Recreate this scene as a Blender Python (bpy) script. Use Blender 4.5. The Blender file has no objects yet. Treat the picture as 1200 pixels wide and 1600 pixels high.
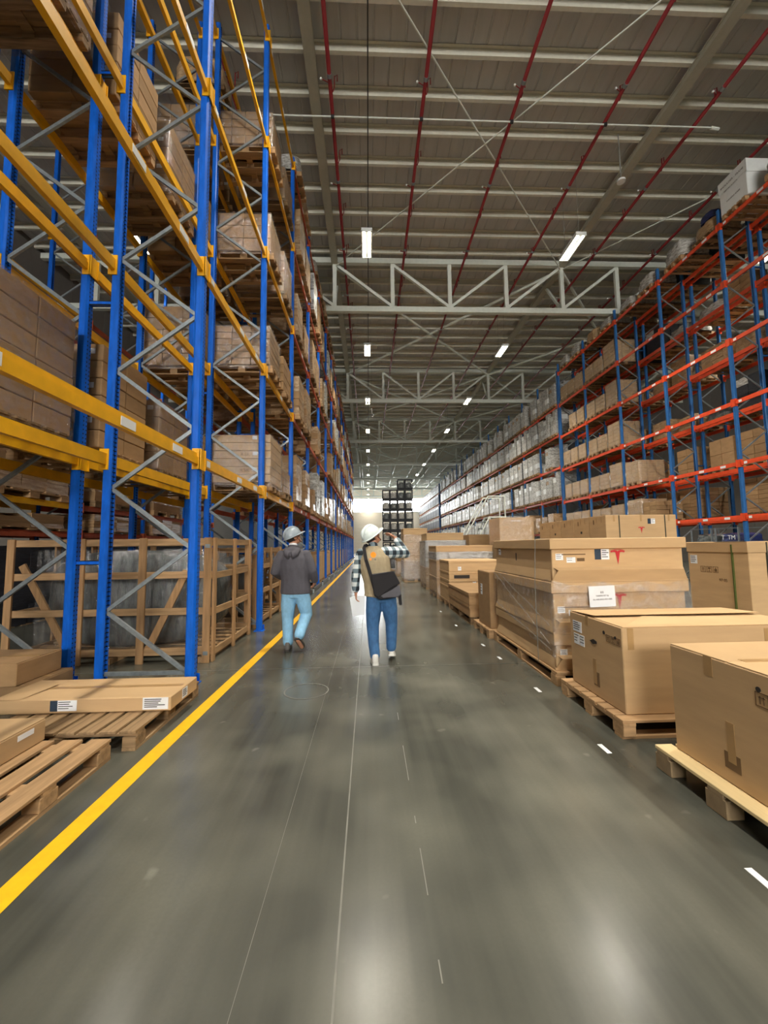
import bpy, math, random
from mathutils import Vector, Matrix
random.seed(7)
S = bpy.context.scene
COL = S.collection
PI = math.pi

# ------------------------------------------------------------------ camera, world, exposure
cam_d = bpy.data.cameras.new('camera'); cam = bpy.data.objects.new('camera', cam_d); COL.objects.link(cam)
cam_d.sensor_fit = 'HORIZONTAL'; cam_d.sensor_width = 36; cam_d.lens = 36 * 628.0 / 1200
cam_d.clip_start = .05; cam_d.clip_end = 300
cr = Vector((.99918438, -.03837326, -.01257232)); cu = Vector((.00931172, -.08399646, .99642254)); cf = Vector((.03929201, .99572691, .08357063))
cam.matrix_world = Matrix(((cr.x, cu.x, -cf.x, 0), (cr.y, cu.y, -cf.y, 0), (cr.z, cu.z, -cf.z, 1.5), (0, 0, 0, 1)))
S.camera = cam
W = bpy.data.worlds.new('sky'); S.world = W; W.use_nodes = True
bg = W.node_tree.nodes['Background']; bg.inputs[0].default_value = (.75, .85, 1, 1); bg.inputs[1].default_value = 1.0
S.view_settings.view_transform = 'Standard'; S.view_settings.look = 'None'
S.view_settings.gamma = 1; S.view_settings.use_curve_mapping = False
S.view_settings.exposure = 0.0
LAMP_W = 440
AISLE_W = 270
WINDOW_E = 20.0
WINDOW_2 = 45.0
S.cycles.max_bounces = 8; S.cycles.diffuse_bounces = 4; S.cycles.glossy_bounces = 4; S.cycles.transparent_max_bounces = 16
S.cycles.sample_clamp_indirect = 6; S.cycles.caustics_reflective = False; S.cycles.caustics_refractive = False
S.cycles.use_denoising = True

# ------------------------------------------------------------------ materials
def lin(h):
    h = h.lstrip('#'); v = [int(h[i:i + 2], 16) / 255 for i in (0, 2, 4)]
    return tuple((c / 12.92 if c <= .04045 else ((c + .055) / 1.055) ** 2.4) for c in v)
class NT:
    def __init__(s, name):
        s.m = bpy.data.materials.new(name); s.m.use_nodes = True; s.t = s.m.node_tree; s.n = s.t.nodes
        s.b = s.n['Principled BSDF']; s.out = s.n['Material Output']
    def new(s, k, **kw):
        n = s.n.new(k)
        for a, v in kw.items():
            if isinstance(v, tuple) and a.startswith('i_'): pass
            setattr(n, a, v)
        return n
    def l(s, a, b): s.t.links.new(a, b)
    def math(s, op, a, b=None, c=None):
        n = s.n.new('ShaderNodeMath'); n.operation = op
        for i, v in enumerate((a, b, c)):
            if v is None: continue
            if isinstance(v, (int, float)): n.inputs[i].default_value = v
            else: s.l(v, n.inputs[i])
        return n.outputs[0]
    def coord(s, scale=(1, 1, 1), kind='Object'):
        tc = s.n.new('ShaderNodeTexCoord'); mp = s.n.new('ShaderNodeMapping'); mp.inputs['Scale'].default_value = scale
        s.l(tc.outputs[kind], mp.inputs[0]); return mp.outputs[0]
    def noise(s, co, sc, det=3, rough=.55):
        n = s.n.new('ShaderNodeTexNoise'); n.inputs['Scale'].default_value = sc; n.inputs['Detail'].default_value = det; n.inputs['Roughness'].default_value = rough
        s.l(co, n.inputs['Vector']); return n.outputs['Fac']
    def mix(s, f, a, b):
        n = s.n.new('ShaderNodeMix'); n.data_type = 'RGBA'
        for v, i in ((f, 0), (a, 6), (b, 7)):
            if isinstance(v, (int, float)): n.inputs[i].default_value = v
            elif isinstance(v, tuple): n.inputs[i].default_value = (*v[:3], 1)
            else: s.l(v, n.inputs[i])
        return n.outputs[2]
    def ramp(s, f, a, b):
        n = s.n.new('ShaderNodeMapRange'); n.inputs[1].default_value = a; n.inputs[2].default_value = b; s.l(f, n.inputs[0]); return n.outputs[0]
    def bump(s, h, st, dist=.01):
        n = s.n.new('ShaderNodeBump'); n.inputs['Strength'].default_value = st; n.inputs['Distance'].default_value = dist
        s.l(h, n.inputs['Height']); s.l(n.outputs[0], s.b.inputs['Normal'])
def mat(name, hexcol, rough=.6, metal=0, var=.12, nscale=(4, 4, 4), ns=2.0, bump=0, bscale=None, coat=0, spec=.5, rnd=.0):
    t = NT(name); c = lin(hexcol); b = t.b
    b.inputs['Roughness'].default_value = rough; b.inputs['Metallic'].default_value = metal
    b.inputs['Specular IOR Level'].default_value = spec
    co = t.coord(nscale); f = t.noise(co, ns)
    lo = tuple(x * (1 - var) for x in c); hi = tuple(min(1, x * (1 + var)) for x in c)
    col = t.mix(t.ramp(f, .3, .7), lo, hi)
    if rnd:
        oi = t.n.new('ShaderNodeObjectInfo'); k = t.math('MULTIPLY_ADD', oi.outputs['Random'], 2 * rnd, 1 - rnd)
        hs = t.n.new('ShaderNodeHueSaturation'); t.l(k, hs.inputs['Value']); t.l(col, hs.inputs['Color']); col = hs.outputs[0]
    t.l(col, b.inputs['Base Color'])
    if bump: t.bump(t.noise(t.coord(bscale or nscale), ns * 3, 4), bump)
    if coat: b.inputs['Coat Weight'].default_value = coat; b.inputs['Coat Roughness'].default_value = .12
    return t.m
M = {}
M['card'] = mat('cardboard', '#c0a077', .75, nscale=(1, 1, 6), ns=2, var=.07, bump=.05, rnd=.06, spec=.25)
M['card2'] = mat('cardboard_brown', '#a3835e', .75, nscale=(2, 2, 5), ns=2, var=.1, bump=.05, rnd=.14, spec=.25)
M['cardin'] = mat('cardboard_shade', '#8a6a44', .85, var=.08)
M['tape'] = mat('packing_tape', '#a88659', .35, var=.1)
M['ink'] = mat('black_print', '#2a2420', .7)
M['inkbrown'] = mat('brown_print', '#6d5335', .8)
M['red'] = mat('red_print', '#b8242a', .6, var=.04)
M['paper'] = mat('white_paper', '#e8ebee', .6, var=.03)
M['paperblue'] = mat('dark_label_print', '#26384a', .5, var=.3, nscale=(30, 30, 30), ns=3)
M['strap'] = mat('black_strap', '#2e332c', .4)
M['strapgreen'] = mat('green_strap', '#4d5a2a', .4)
M['woodx'] = mat('pale_wood_x', '#ab8a64', .7, nscale=(1.2, 14, 14), ns=2, var=.25, bump=.15, rnd=.12, spec=.3)
M['woody'] = mat('pale_wood_y', '#ab8a64', .7, nscale=(14, 1.2, 14), ns=2, var=.25, bump=.15, rnd=.12, spec=.3)
M['woodz'] = mat('pale_wood_z', '#ad8860', .7, nscale=(14, 14, 1.2), ns=2, var=.22, bump=.15, rnd=.12, spec=.3)
M['oldx'] = mat('weathered_wood_x', '#8d7456', .8, nscale=(1.2, 14, 14), ns=2, var=.35, bump=.25, rnd=.15, spec=.2)
M['oldy'] = mat('weathered_wood_y', '#8d7456', .8, nscale=(14, 1.2, 14), ns=2, var=.35, bump=.25, rnd=.15, spec=.2)
M['ply'] = mat('pale_plywood', '#dcc493', .6, nscale=(10, 1, 10), ns=2, var=.08, spec=.3)
M['plyedge'] = mat('plywood_edge', '#8f7a5c', .8, var=.2)
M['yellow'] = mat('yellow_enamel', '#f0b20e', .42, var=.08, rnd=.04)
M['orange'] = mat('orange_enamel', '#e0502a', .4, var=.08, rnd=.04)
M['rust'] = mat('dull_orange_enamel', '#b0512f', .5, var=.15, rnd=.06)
M['galv'] = mat('galvanised_steel', '#8f989c', .4, .6, var=.15, nscale=(12, 12, 12))
M['white_steel'] = mat('light_painted_steel', '#d3d9d0', .55, var=.05)
M['cream_steel'] = mat('cream_painted_steel', '#aaa898', .6, var=.05)
M['pipe'] = mat('red_pipe_enamel', '#781a1f', .5, var=.08)
M['wire'] = mat('grey_wire', '#90908a', .5, .3)
M['dark'] = mat('dark_metal', '#26282b', .5)
M['whitepl'] = mat('white_plastic', '#dfe3e2', .4, var=.03)
def post_mat(name, hexcol):
    t = NT(name); c = lin(hexcol); b = t.b; b.inputs['Roughness'].default_value = .38; b.inputs['Specular IOR Level'].default_value = .25
    tc = t.n.new('ShaderNodeTexCoord'); sp = t.n.new('ShaderNodeSeparateXYZ'); t.l(tc.outputs['Object'], sp.inputs[0])
    z = t.math('SUBTRACT', t.math('FLOORED_MODULO', sp.outputs['Z'], .05), .025)
    y = t.math('SUBTRACT', t.math('ABSOLUTE', sp.outputs['Y']), .022)
    d = t.math('SQRT', t.math('ADD', t.math('MULTIPLY', z, z), t.math('MULTIPLY', y, y)))
    k = t.math('LESS_THAN', d, .0095)
    n = t.ramp(t.noise(t.coord((6, 6, 1.5)), 3, 4), .35, .7)
    base = t.mix(n, tuple(x * .82 for x in c), tuple(x * 1.12 for x in c))
    t.l(t.mix(k, base, (.004, .006, .012)), b.inputs['Base Color']); return t.m
M['blue'] = post_mat('blue_post_enamel', '#0f62d0')
M['blue2'] = post_mat('steel_blue_post_enamel', '#3168a6')
def wrap_mat(name, hexa, hexb, rough=.22, strength=.5, sc=(3, 3, 9), rnd=.15, coat=.8):
    t = NT(name); b = t.b; co = t.coord(sc)
    f = t.ramp(t.noise(co, 2.2, 6, .7), .38, .68)
    col = t.mix(f, lin(hexa), lin(hexb))
    oi = t.n.new('ShaderNodeObjectInfo'); k = t.math('MULTIPLY_ADD', oi.outputs['Random'], 2 * rnd, 1 - rnd)
    hs = t.n.new('ShaderNodeHueSaturation'); t.l(k, hs.inputs['Value']); t.l(col, hs.inputs['Color'])
    t.l(hs.outputs[0], b.inputs['Base Color']); b.inputs['Roughness'].default_value = .6
    b.inputs['Coat Weight'].default_value = coat; b.inputs['Coat Roughness'].default_value = rough
    h = t.noise(t.coord(tuple(x * 2 for x in sc)), 3, 6, .65); t.bump(h, strength, .03)
    nb = [n for n in t.n if n.type == 'BUMP'][0]; t.l(nb.outputs[0], b.inputs['Coat Normal'])
    return t.m
M['wrapbrown'] = wrap_mat('film_over_cardboard', '#94714a', '#c9ad85')
M['wrapwhite'] = wrap_mat('film_over_white_goods', '#7d7a72', '#dcdcd8', rnd=.1, coat=.35)
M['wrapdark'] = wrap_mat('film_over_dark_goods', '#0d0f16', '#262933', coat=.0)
M['wrapgrey'] = wrap_mat('film_over_grey_panel', '#3c4143', '#6c7372', sc=(5, 5, 1.2), strength=.7, rough=.12, coat=1)
M['wrapblue'] = wrap_mat('film_over_blue_sacks', '#101c52', '#2b3f8c')
def film_mat(name, lo=.05, hi=.5, sc=(5, 5, 5), col='#e9eef0'):
    t = NT(name); t.n.remove(t.b)
    tr = t.n.new('ShaderNodeBsdfTransparent'); gl = t.n.new('ShaderNodeBsdfGlossy'); df = t.n.new('ShaderNodeBsdfDiffuse')
    gl.inputs['Roughness'].default_value = .12; df.inputs['Color'].default_value = (*lin(col), 1)
    f = t.noise(t.coord(sc), 2.5, 6, .7)
    bp = t.n.new('ShaderNodeBump'); bp.inputs['Strength'].default_value = .8; bp.inputs['Distance'].default_value = .03; t.l(f, bp.inputs['Height']); t.l(bp.outputs[0], gl.inputs['Normal'])
    m1 = t.n.new('ShaderNodeMixShader'); m1.inputs[0].default_value = .16; t.l(gl.outputs[0], m1.inputs[1]); t.l(df.outputs[0], m1.inputs[2])
    m2 = t.n.new('ShaderNodeMixShader'); k = t.n.new('ShaderNodeMapRange')
    k.inputs[1].default_value = .4; k.inputs[2].default_value = .72; k.inputs[3].default_value = lo; k.inputs[4].default_value = hi; t.l(f, k.inputs[0])
    t.l(k.outputs[0], m2.inputs[0]); t.l(tr.outputs[0], m2.inputs[1]); t.l(m1.outputs[0], m2.inputs[2]); t.l(m2.outputs[0], t.out.inputs[0])
    return t.m
M['film'] = film_mat('stretch_film')
M['filmtight'] = film_mat('stretch_film_bunched', .1, .55, (2, 2, 14))
def emit(name, col, st):
    t = NT(name); t.b.inputs['Base Color'].default_value = (*col, 1); t.b.inputs['Emission Color'].default_value = (*col, 1); t.b.inputs['Emission Strength'].default_value = st; return t.m
M['tube'] = emit('lit_tube', (1, .9, .66), 30)
M['daylight'] = emit('daylit_pane', (.93, .97, 1), WINDOW_E); M['daylight2'] = emit('sunlit_pane', (1, .96, .9), WINDOW_2)
def floor_mat():
    t = NT('polished_concrete'); b = t.b
    co = t.coord((1, .3, 1)); co2 = t.coord((1, 1, 1)); co3 = t.coord((7, .35, 1))
    big = t.ramp(t.noise(co2, .45, 2, .5), .25, .75); mid = t.ramp(t.noise(co, 1.6, 3, .5), .25, .75); fine = t.noise(co2, 60, 3, .6)
    st = t.ramp(t.noise(co3, 1.3, 3, .5), .3, .85); blot = t.ramp(t.noise(co2, 1.25, 2.5, .45), .42, .82); spots = t.ramp(t.noise(co2, 4.2, 2, .5), .70, .76)
    c = t.mix(mid, lin('#2c2e2a'), lin('#56574f')); c = t.mix(t.math('MULTIPLY', big, .45), c, lin('#494b43'))
    c = t.mix(t.math('MULTIPLY', st, .5), c, lin('#66655c')); c = t.mix(t.math('MULTIPLY', blot, .7), c, lin('#807f72')); c = t.mix(t.math('MULTIPLY', spots, .35), c, lin('#9a988c'))
    c = t.mix(t.math('MULTIPLY', fine, .25), c, lin('#3c3d38'))
    t.l(c, b.inputs['Base Color'])
    r = t.math('MULTIPLY_ADD', mid, .08, .19); t.l(r, b.inputs['Roughness']); b.inputs['Specular IOR Level'].default_value = .55
    return t.m
M['floor'] = floor_mat()
M['line'] = mat('yellow_floor_paint', '#edb413', .5, var=.07, nscale=(8, 8, 8))
M['joint'] = mat('pale_joint_filler', '#74736b', .5, var=.2)
M['deck'] = mat('roof_deck_steel', '#b9babb', .6, var=.06, nscale=(3, .4, 1))
M['purlin'] = mat('purlin_steel', '#d6d4c6', .5, var=.05)
M['wall'] = mat('wall_panel_paint', '#6a6762', .8, var=.04)
M['wallend'] = mat('end_wall_panel', '#e8ddcc', .7, var=.04)

# ------------------------------------------------------------------ mesh helpers
class MB:
    def __init__(s): s.v = []; s.f = []; s.mi = []
    def add(s, vs, fs, mi=0):
        o = len(s.v); s.v += [tuple(v) for v in vs]; s.f += [tuple(i + o for i in f) for f in fs]; s.mi += [mi] * len(fs); return s
    def box(s, x0, x1, y0, y1, z0, z1, mi=0, j=0):
        vs = [(x, y, z) for z in (z0, z1) for y in (y0, y1) for x in (x0, x1)]
        if j: vs = [tuple(c + random.uniform(-j, j) for c in v) for v in vs]
        return s.add(vs, [(0, 2, 3, 1), (4, 5, 7, 6), (0, 1, 5, 4), (2, 6, 7, 3), (0, 4, 6, 2), (1, 3, 7, 5)], mi)
    def cbox(s, x0, x1, y0, y1, z0, z1, c=.01, mi=0, j=0):
        X, Y, Z = (x0, x1), (y0, y1), (z0, z1); sg = (1, -1); vs = []; ix = {}
        for a in (0, 1):
            for b in (0, 1):
                for d in (0, 1):
                    jj = [random.uniform(-j, j) if j else 0 for _ in range(3)]
                    for ax in range(3):
                        p = [X[a] + sg[a] * c + jj[0], Y[b] + sg[b] * c + jj[1], Z[d] + sg[d] * c + jj[2]]
                        p[ax] = (X[a], Y[b], Z[d])[ax] + jj[ax]
                        ix[a, b, d, ax] = len(vs); vs.append(p)
        g = lambda a, b, d, ax: ix[a, b, d, ax]; fs = []
        fs += [(g(0, 0, 0, 0), g(0, 0, 1, 0), g(0, 1, 1, 0), g(0, 1, 0, 0)), (g(1, 0, 0, 0), g(1, 1, 0, 0), g(1, 1, 1, 0), g(1, 0, 1, 0))]
        fs += [(g(0, 0, 0, 1), g(1, 0, 0, 1), g(1, 0, 1, 1), g(0, 0, 1, 1)), (g(0, 1, 0, 1), g(0, 1, 1, 1), g(1, 1, 1, 1), g(1, 1, 0, 1))]
        fs += [(g(0, 0, 0, 2), g(0, 1, 0, 2), g(1, 1, 0, 2), g(1, 0, 0, 2)), (g(0, 0, 1, 2), g(1, 0, 1, 2), g(1, 1, 1, 2), g(0, 1, 1, 2))]
        for p in (0, 1):
            for q in (0, 1):
                fs.append((g(p, q, 0, 0), g(p, q, 1, 0), g(p, q, 1, 1), g(p, q, 0, 1)))
                fs.append((g(p, 0, q, 0), g(p, 1, q, 0), g(p, 1, q, 2), g(p, 0, q, 2)))
                fs.append((g(0, p, q, 1), g(1, p, q, 1), g(1, p, q, 2), g(0, p, q, 2)))
        fs += [tuple(g(a, b, d, k) for k in range(3)) for a in (0, 1) for b in (0, 1) for d in (0, 1)]
        return s.add(vs, fs, mi)
    def bar(s, p, q, w, h, mi=0, up=(0, 0, 1)):
        p, q = Vector(p), Vector(q); d = (q - p).normalized(); up = Vector(up)
        if abs(d.dot(up)) > .99: up = Vector((0, 1, 0))
        a = d.cross(up).normalized(); b = a.cross(d)
        vs = [e + a * (sa * w / 2) + b * (sb * h / 2) for e in (p, q) for sa, sb in ((-1, -1), (1, -1), (1, 1), (-1, 1))]
        return s.add(vs, [(3, 2, 1, 0), (4, 5, 6, 7), (0, 1, 5, 4), (1, 2, 6, 5), (2, 3, 7, 6), (3, 0, 4, 7)], mi)
    def tube(s, pts, r, n=8, mi=0, cap=True):
        pts = [Vector(p) for p in pts]; o = len(s.v); m = len(pts); rr = r if isinstance(r, (list, tuple)) else [r] * m
        ref = None
        for i, p in enumerate(pts):
            d = (pts[min(i + 1, m - 1)] - pts[max(i - 1, 0)]).normalized()
            if ref is None: ref = Vector((0, 0, 1)) if abs(d.z) < .9 else Vector((1, 0, 0))
            a = d.cross(ref).normalized(); b = a.cross(d).normalized(); ref = b
            for k in range(n):
                t = 2 * PI * k / n; s.v.append(tuple(p + a * (math.cos(t) * rr[i]) + b * (math.sin(t) * rr[i])))
        for i in range(m - 1):
            for k in range(n):
                k2 = (k + 1) % n; s.f.append((o + i * n + k, o + i * n + k2, o + (i + 1) * n + k2, o + (i + 1) * n + k)); s.mi.append(mi)
        if cap:
            s.f.append(tuple(o + k for k in range(n))[::-1]); s.mi.append(mi)
            s.f.append(tuple(o + (m - 1) * n + k for k in range(n))); s.mi.append(mi)
        return s
    def loft(s, rings, mi=0):
        """rings: (centre, rx, ry, axis direction, side vector)"""
        n = 16; o = len(s.v)
        for c, rx, ry, d, sd in rings:
            c, d, sd = Vector(c), Vector(d).normalized(), Vector(sd); a = (sd - d * sd.dot(d)).normalized(); b = d.cross(a)
            for k in range(n):
                t = 2 * PI * k / n; s.v.append(tuple(c + a * (math.cos(t) * rx) + b * (math.sin(t) * ry)))
        m = len(rings)
        for i in range(m - 1):
            for k in range(n):
                k2 = (k + 1) % n; s.f.append((o + i * n + k, o + i * n + k2, o + (i + 1) * n + k2, o + (i + 1) * n + k)); s.mi.append(mi)
        s.f.append(tuple(o + k for k in range(n))[::-1]); s.mi.append(mi); s.f.append(tuple(o + (m - 1) * n + k for k in range(n))); s.mi.append(mi)
        return s
    def limb(s, pts, radii, side=(1, 0, 0), flat=1.0):
        """a tapering limb with rounded ends through pts"""
        pts = [Vector(p) for p in pts]; R = []; n = len(pts)
        ds = [(pts[min(i + 1, n - 1)] - pts[max(i - 1, 0)]).normalized() for i in range(n)]
        for k in (.95, .6): R.append((pts[0] - ds[0] * radii[0] * k * .8, radii[0] * math.sqrt(1 - k * k) + .001, (radii[0] * math.sqrt(1 - k * k)) * flat + .001, ds[0], side))
        for i in range(n):
            R.append((pts[i], radii[i], radii[i] * flat, ds[i], side))
            if i < n - 1:
                for u in (.33, .67): R.append((pts[i].lerp(pts[i + 1], u), radii[i] * (1 - u) + radii[i + 1] * u, (radii[i] * (1 - u) + radii[i + 1] * u) * flat, ds[i].lerp(ds[i + 1], u), side))
        for k in (.6, .95): R.append((pts[-1] + ds[-1] * radii[-1] * k * .8, radii[-1] * math.sqrt(1 - k * k) + .001, radii[-1] * math.sqrt(1 - k * k) * flat + .001, ds[-1], side))
        return s.loft(R)
    def ball(s, c, r, n=12, mi=0):
        c = Vector(c); rx, ry, rz = r if isinstance(r, tuple) else (r, r, r); R = []
        for i in range(1, n):
            t = PI * i / n; R.append((c + Vector((0, 0, -math.cos(t) * rz)), rx * math.sin(t), ry * math.sin(t), (0, 0, 1), (1, 0, 0)))
        return s.loft(R, mi)
    def prism(s, prof, axis, a0, a1, mi=0):
        """extrude a 2D profile along an axis ('x': profile is (y,z); 'y': (x,z); 'z': (x,y))"""
        n = len(prof); P = {'x': lambda p, t: (t, p[0], p[1]), 'y': lambda p, t: (p[0], t, p[1]), 'z': lambda p, t: (p[0], p[1], t)}[axis]
        vs = [P(p, t) for t in (a0, a1) for p in prof]
        fs = [tuple(range(n))[::-1], tuple(range(n, 2 * n))] + [(i, (i + 1) % n, n + (i + 1) % n, n + i) for i in range(n)]
        return s.add(vs, fs, mi)
    def mesh(s, name, mats, smooth=False, fix=True):
        me = bpy.data.meshes.new(name); me.from_pydata(s.v, [], s.f)
        for m in (mats if isinstance(mats, (list, tuple)) else [mats]): me.materials.append(M[m] if isinstance(m, str) else m)
        me.polygons.foreach_set('material_index', s.mi)
        if smooth: me.polygons.foreach_set('use_smooth', [True] * len(me.polygons))
        if fix and len(s.f) < 60000:
            import bmesh
            bm = bmesh.new(); bm.from_mesh(me); bmesh.ops.recalc_face_normals(bm, faces=bm.faces); bm.to_mesh(me); bm.free()
        me.update(); return me
    def obj(s, name, mats, parent=None, loc=(0, 0, 0), rz=0, smooth=False):
        return link(name, s.mesh(name, mats, smooth), parent, loc, rz)
def link(name, me, parent=None, loc=(0, 0, 0), rz=0):
    o = bpy.data.objects.new(name, me); COL.objects.link(o); o.location = loc
    if rz: o.rotation_euler = (0, 0, rz)
    if parent: o.parent = parent
    return o
LABELS = {}
def tag(o, label, cat, group=None, kind=None):
    o['label'] = label; o['category'] = cat
    if group: o['group'] = group
    if kind: o['kind'] = kind
    LABELS.setdefault(label, []).append(o.name); return o
def thing(name, label, cat, loc=(0, 0, 0), rz=0, group=None, kind=None):
    return tag(link(name, None, None, loc, rz), label, cat, group, kind)
_cache = {}
def cached(key, fn):
    if key not in _cache: _cache[key] = fn()
    return _cache[key]
def boxmesh(name, dx, dy, dz, m, c=0):
    """box centred in x and y, standing on z=0; shared between alike pieces"""
    k = ('bm', name, round(dx, 4), round(dy, 4), round(dz, 4), m, c)
    f = (lambda: MB().cbox(-dx / 2, dx / 2, -dy / 2, dy / 2, 0, dz, c).mesh(name, m)) if c else (lambda: MB().box(-dx / 2, dx / 2, -dy / 2, dy / 2, 0, dz).mesh(name, m))
    return cached(k, f)
ORD = ['zeroth', 'first', 'second', 'third', 'fourth', 'fifth', 'sixth', 'seventh', 'eighth', 'ninth', 'tenth', 'eleventh', 'twelfth', 'thirteenth', 'fourteenth', 'fifteenth', 'sixteenth', 'seventeenth', 'eighteenth', 'nineteenth', 'twentieth', 'twenty-first', 'twenty-second', 'twenty-third', 'twenty-fourth', 'twenty-fifth']
def text(body, size, m, parent, loc, rot, name='lettering', align='CENTER'):
    c = bpy.data.curves.new(name, 'FONT'); c.body = body; c.size = size; c.align_x = align; c.align_y = 'CENTER'; c.extrude = .0006
    c.materials.append(M[m]); tmp = bpy.data.objects.new(name, c); COL.objects.link(tmp); dg = bpy.context.evaluated_depsgraph_get()
    me = bpy.data.meshes.new_from_object(tmp.evaluated_get(dg)); bpy.data.objects.remove(tmp); me.name = name
    if not me.materials: me.materials.append(M[m])
    o = bpy.data.objects.new(name, me); COL.objects.link(o); o.location = loc; o.rotation_euler = rot; o.parent = parent; return o
FRONT = (PI / 2, 0, 0)            # text facing -Y
LEFTF = (PI / 2, 0, -PI / 2)      # text facing -X
RIGHTF = (PI / 2, 0, PI / 2)      # text facing +X

# ------------------------------------------------------------------ setting: floor, walls, ceiling
X0, X1, Y0, Y1, ZD = -15.0, 25.0, -30.0, 95.0, 15.36
fl = MB().add([(X0, Y0, 0), (X1, Y0, 0), (X1, Y1, 0), (X0, Y1, 0)], [(0, 1, 2, 3)]).obj('floor', 'floor'); fl['kind'] = 'structure'
def strip(name, pts, w, m, z=.002):
    vs = []
    for (x, y) in pts: vs += [(x - w / 2, y, z), (x + w / 2, y, z)]
    return MB().add(vs, [(2 * i, 2 * i + 1, 2 * i + 3, 2 * i + 2) for i in range(len(pts) - 1)]).obj(name, m, fl)
strip('painted_line', [(-1.62, -6), (-1.595, 2), (-1.515, 7), (-1.5, 19), (-1.5, 60)], .115, 'line')['label'] = 'yellow painted aisle line'
strip('floor_joint', [(-.13, -6), (-.125, 90)], .008, 'joint'); [strip('floor_joint', [(.235 + .003 * a, a), (.235 + .003 * b, b)], .005, 'joint') for a, b in ((1.1, 1.32), (1.5, 1.58), (1.85, 2.12), (2.3, 2.36), (2.7, 3.15), (3.6, 3.75))]
strip('floor_joint', [(-.46, 1.4), (-.44, 9)], .002, 'joint')
for yj in (5.15, 11.2, 17.2): MB().add([(X0, yj, .002), (X1, yj, .002), (X1, yj + .009, .002), (X0, yj + .009, .002)], [(0, 1, 2, 3)]).obj('floor_joint', 'joint', fl)
rg = MB(); n = 40; vs = []
for k in range(n):
    t = 2 * PI * k / n
    for r in (.215, .228): vs.append((-.66 + r * math.cos(t) * 1.02, 4.36 + r * math.sin(t), .003))
rg.add(vs, [(2 * k, 2 * k + 1, (2 * k + 3) % (2 * n), (2 * k + 2) % (2 * n)) for k in range(n)]); rg.obj('chalk_ring', 'joint', fl)['label'] = 'pale ring drawn on the concrete'
for (x, y) in ((1.73, 1.85), (1.71, 3.01), (1.73, 4.22), (1.72, 5.4), (1.7, 6.1), (1.62, 7.6), (1.62, 9.2)):
    o = link('floor_sticker', boxmesh('floor_sticker', .035, .13, .002, 'paper'), fl, (x, y, 0)); o['label'] = 'white location sticker on the floor'
def wall(name, vs, m):
    o = MB().add(vs, [(0, 1, 2, 3)]).obj(name, m); o['kind'] = 'structure'; return o
def panel_wall(name, x, m):
    mb = MB(); y = Y0
    while y < Y1 - .01:
        mb.box(x - .06, x + .06, y + .01, y + 2.49, 0, ZD); y += 2.5
    o = mb.obj(name, m); o['kind'] = 'structure'; return o
panel_wall('wall_left', X0, 'wall'); panel_wall('wall_right', X1, 'wall')
def end_wall(name, wname, y, z0, z1, xa, xb, pane):
    w = MB(); z = 0
    while z < z0 - .01:
        w.box(X0, X1, y - .05, y + .05, z + .012, min(z + .85, z0)); z += .85
    w.box(X0, X1, y - .06, y + .06, z1, ZD)
    if xa > X0: w.box(X0, xa, y - .05, y + .05, z0, z1).box(xb, X1, y - .05, y + .05, z0, z1)
    o = w.obj(name, 'wallend'); o['kind'] = 'structure'
    wo = MB().box(xa, xb, y - .07, y + .07, z0, z0 + .1).box(xa, xb, y - .07, y + .07, z1 - .1, z1).obj(wname, 'white_steel'); wo['kind'] = 'structure'
    nx = round((xb - xa) / 2); dx = (xb - xa) / nx
    for i in range(nx + 1): link('mullion', boxmesh('mullion', .09, .12, z1 - z0 - .2, 'white_steel'), wo, (xa + i * dx, y, z0 + .1))
    for i in range(nx): link('pane', boxmesh('pane', dx - .1, .02, z1 - z0 - .2, pane), wo, (xa + (i + .5) * dx, y, z0 + .1))
end_wall('wall_back', 'window_1', Y1, 9.4, 12.7, X0, X1, 'daylight')
end_wall('wall_front', 'window_2', Y0, 8.0, 12.7, -9.0, 7.0, 'daylight2')
# roof deck: shallow ribs running along the aisle
prof = []; x = X0
while x < X1 - .01:
    prof += [(x, 0), (x + .38, 0), (x + .405, .022), (x + .425, .022)]; x += .45
prof.append((X1, 0))
dk = MB(); vs = []
for p in prof: vs += [(p[0], Y0, ZD + p[1]), (p[0], Y1, ZD + p[1])]
dk.add(vs, [(2 * i, 2 * i + 1, 2 * i + 3, 2 * i + 2) for i in range(len(prof) - 1)]); ceil = dk.obj('ceiling', 'deck'); ceil['kind'] = 'structure'
pm = MB().prism([(-.01, 0), (.09, 0), (.09, .025), (.075, .025), (.075, .012), (.008, .012), (.008, .25), (-.08, .25), (-.08, .238), (-.01, .238)], 'x', X0, X1).mesh('purlin', 'purlin')
y = 6.74
while y < Y1: link('purlin', pm, ceil, (0, y, 15.1)); y += 12.0 / 11
for x in (-12.41, -1.48, 9.45, 20.38):
    MB().box(x - .15, x + .15, Y0, Y1, 14.98, 15.0).box(x - .015, x + .015, Y0, Y1, 14.82, 14.98).box(x - .15, x + .15, Y0, Y1, 14.8, 14.82).box(x - .13, x + .13, Y0, Y1, 14.82, 14.98).box(x - .1, x + .1, Y0, Y1, 15.0, 15.1).obj('roof_beam', 'cream_steel', ceil)
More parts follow.
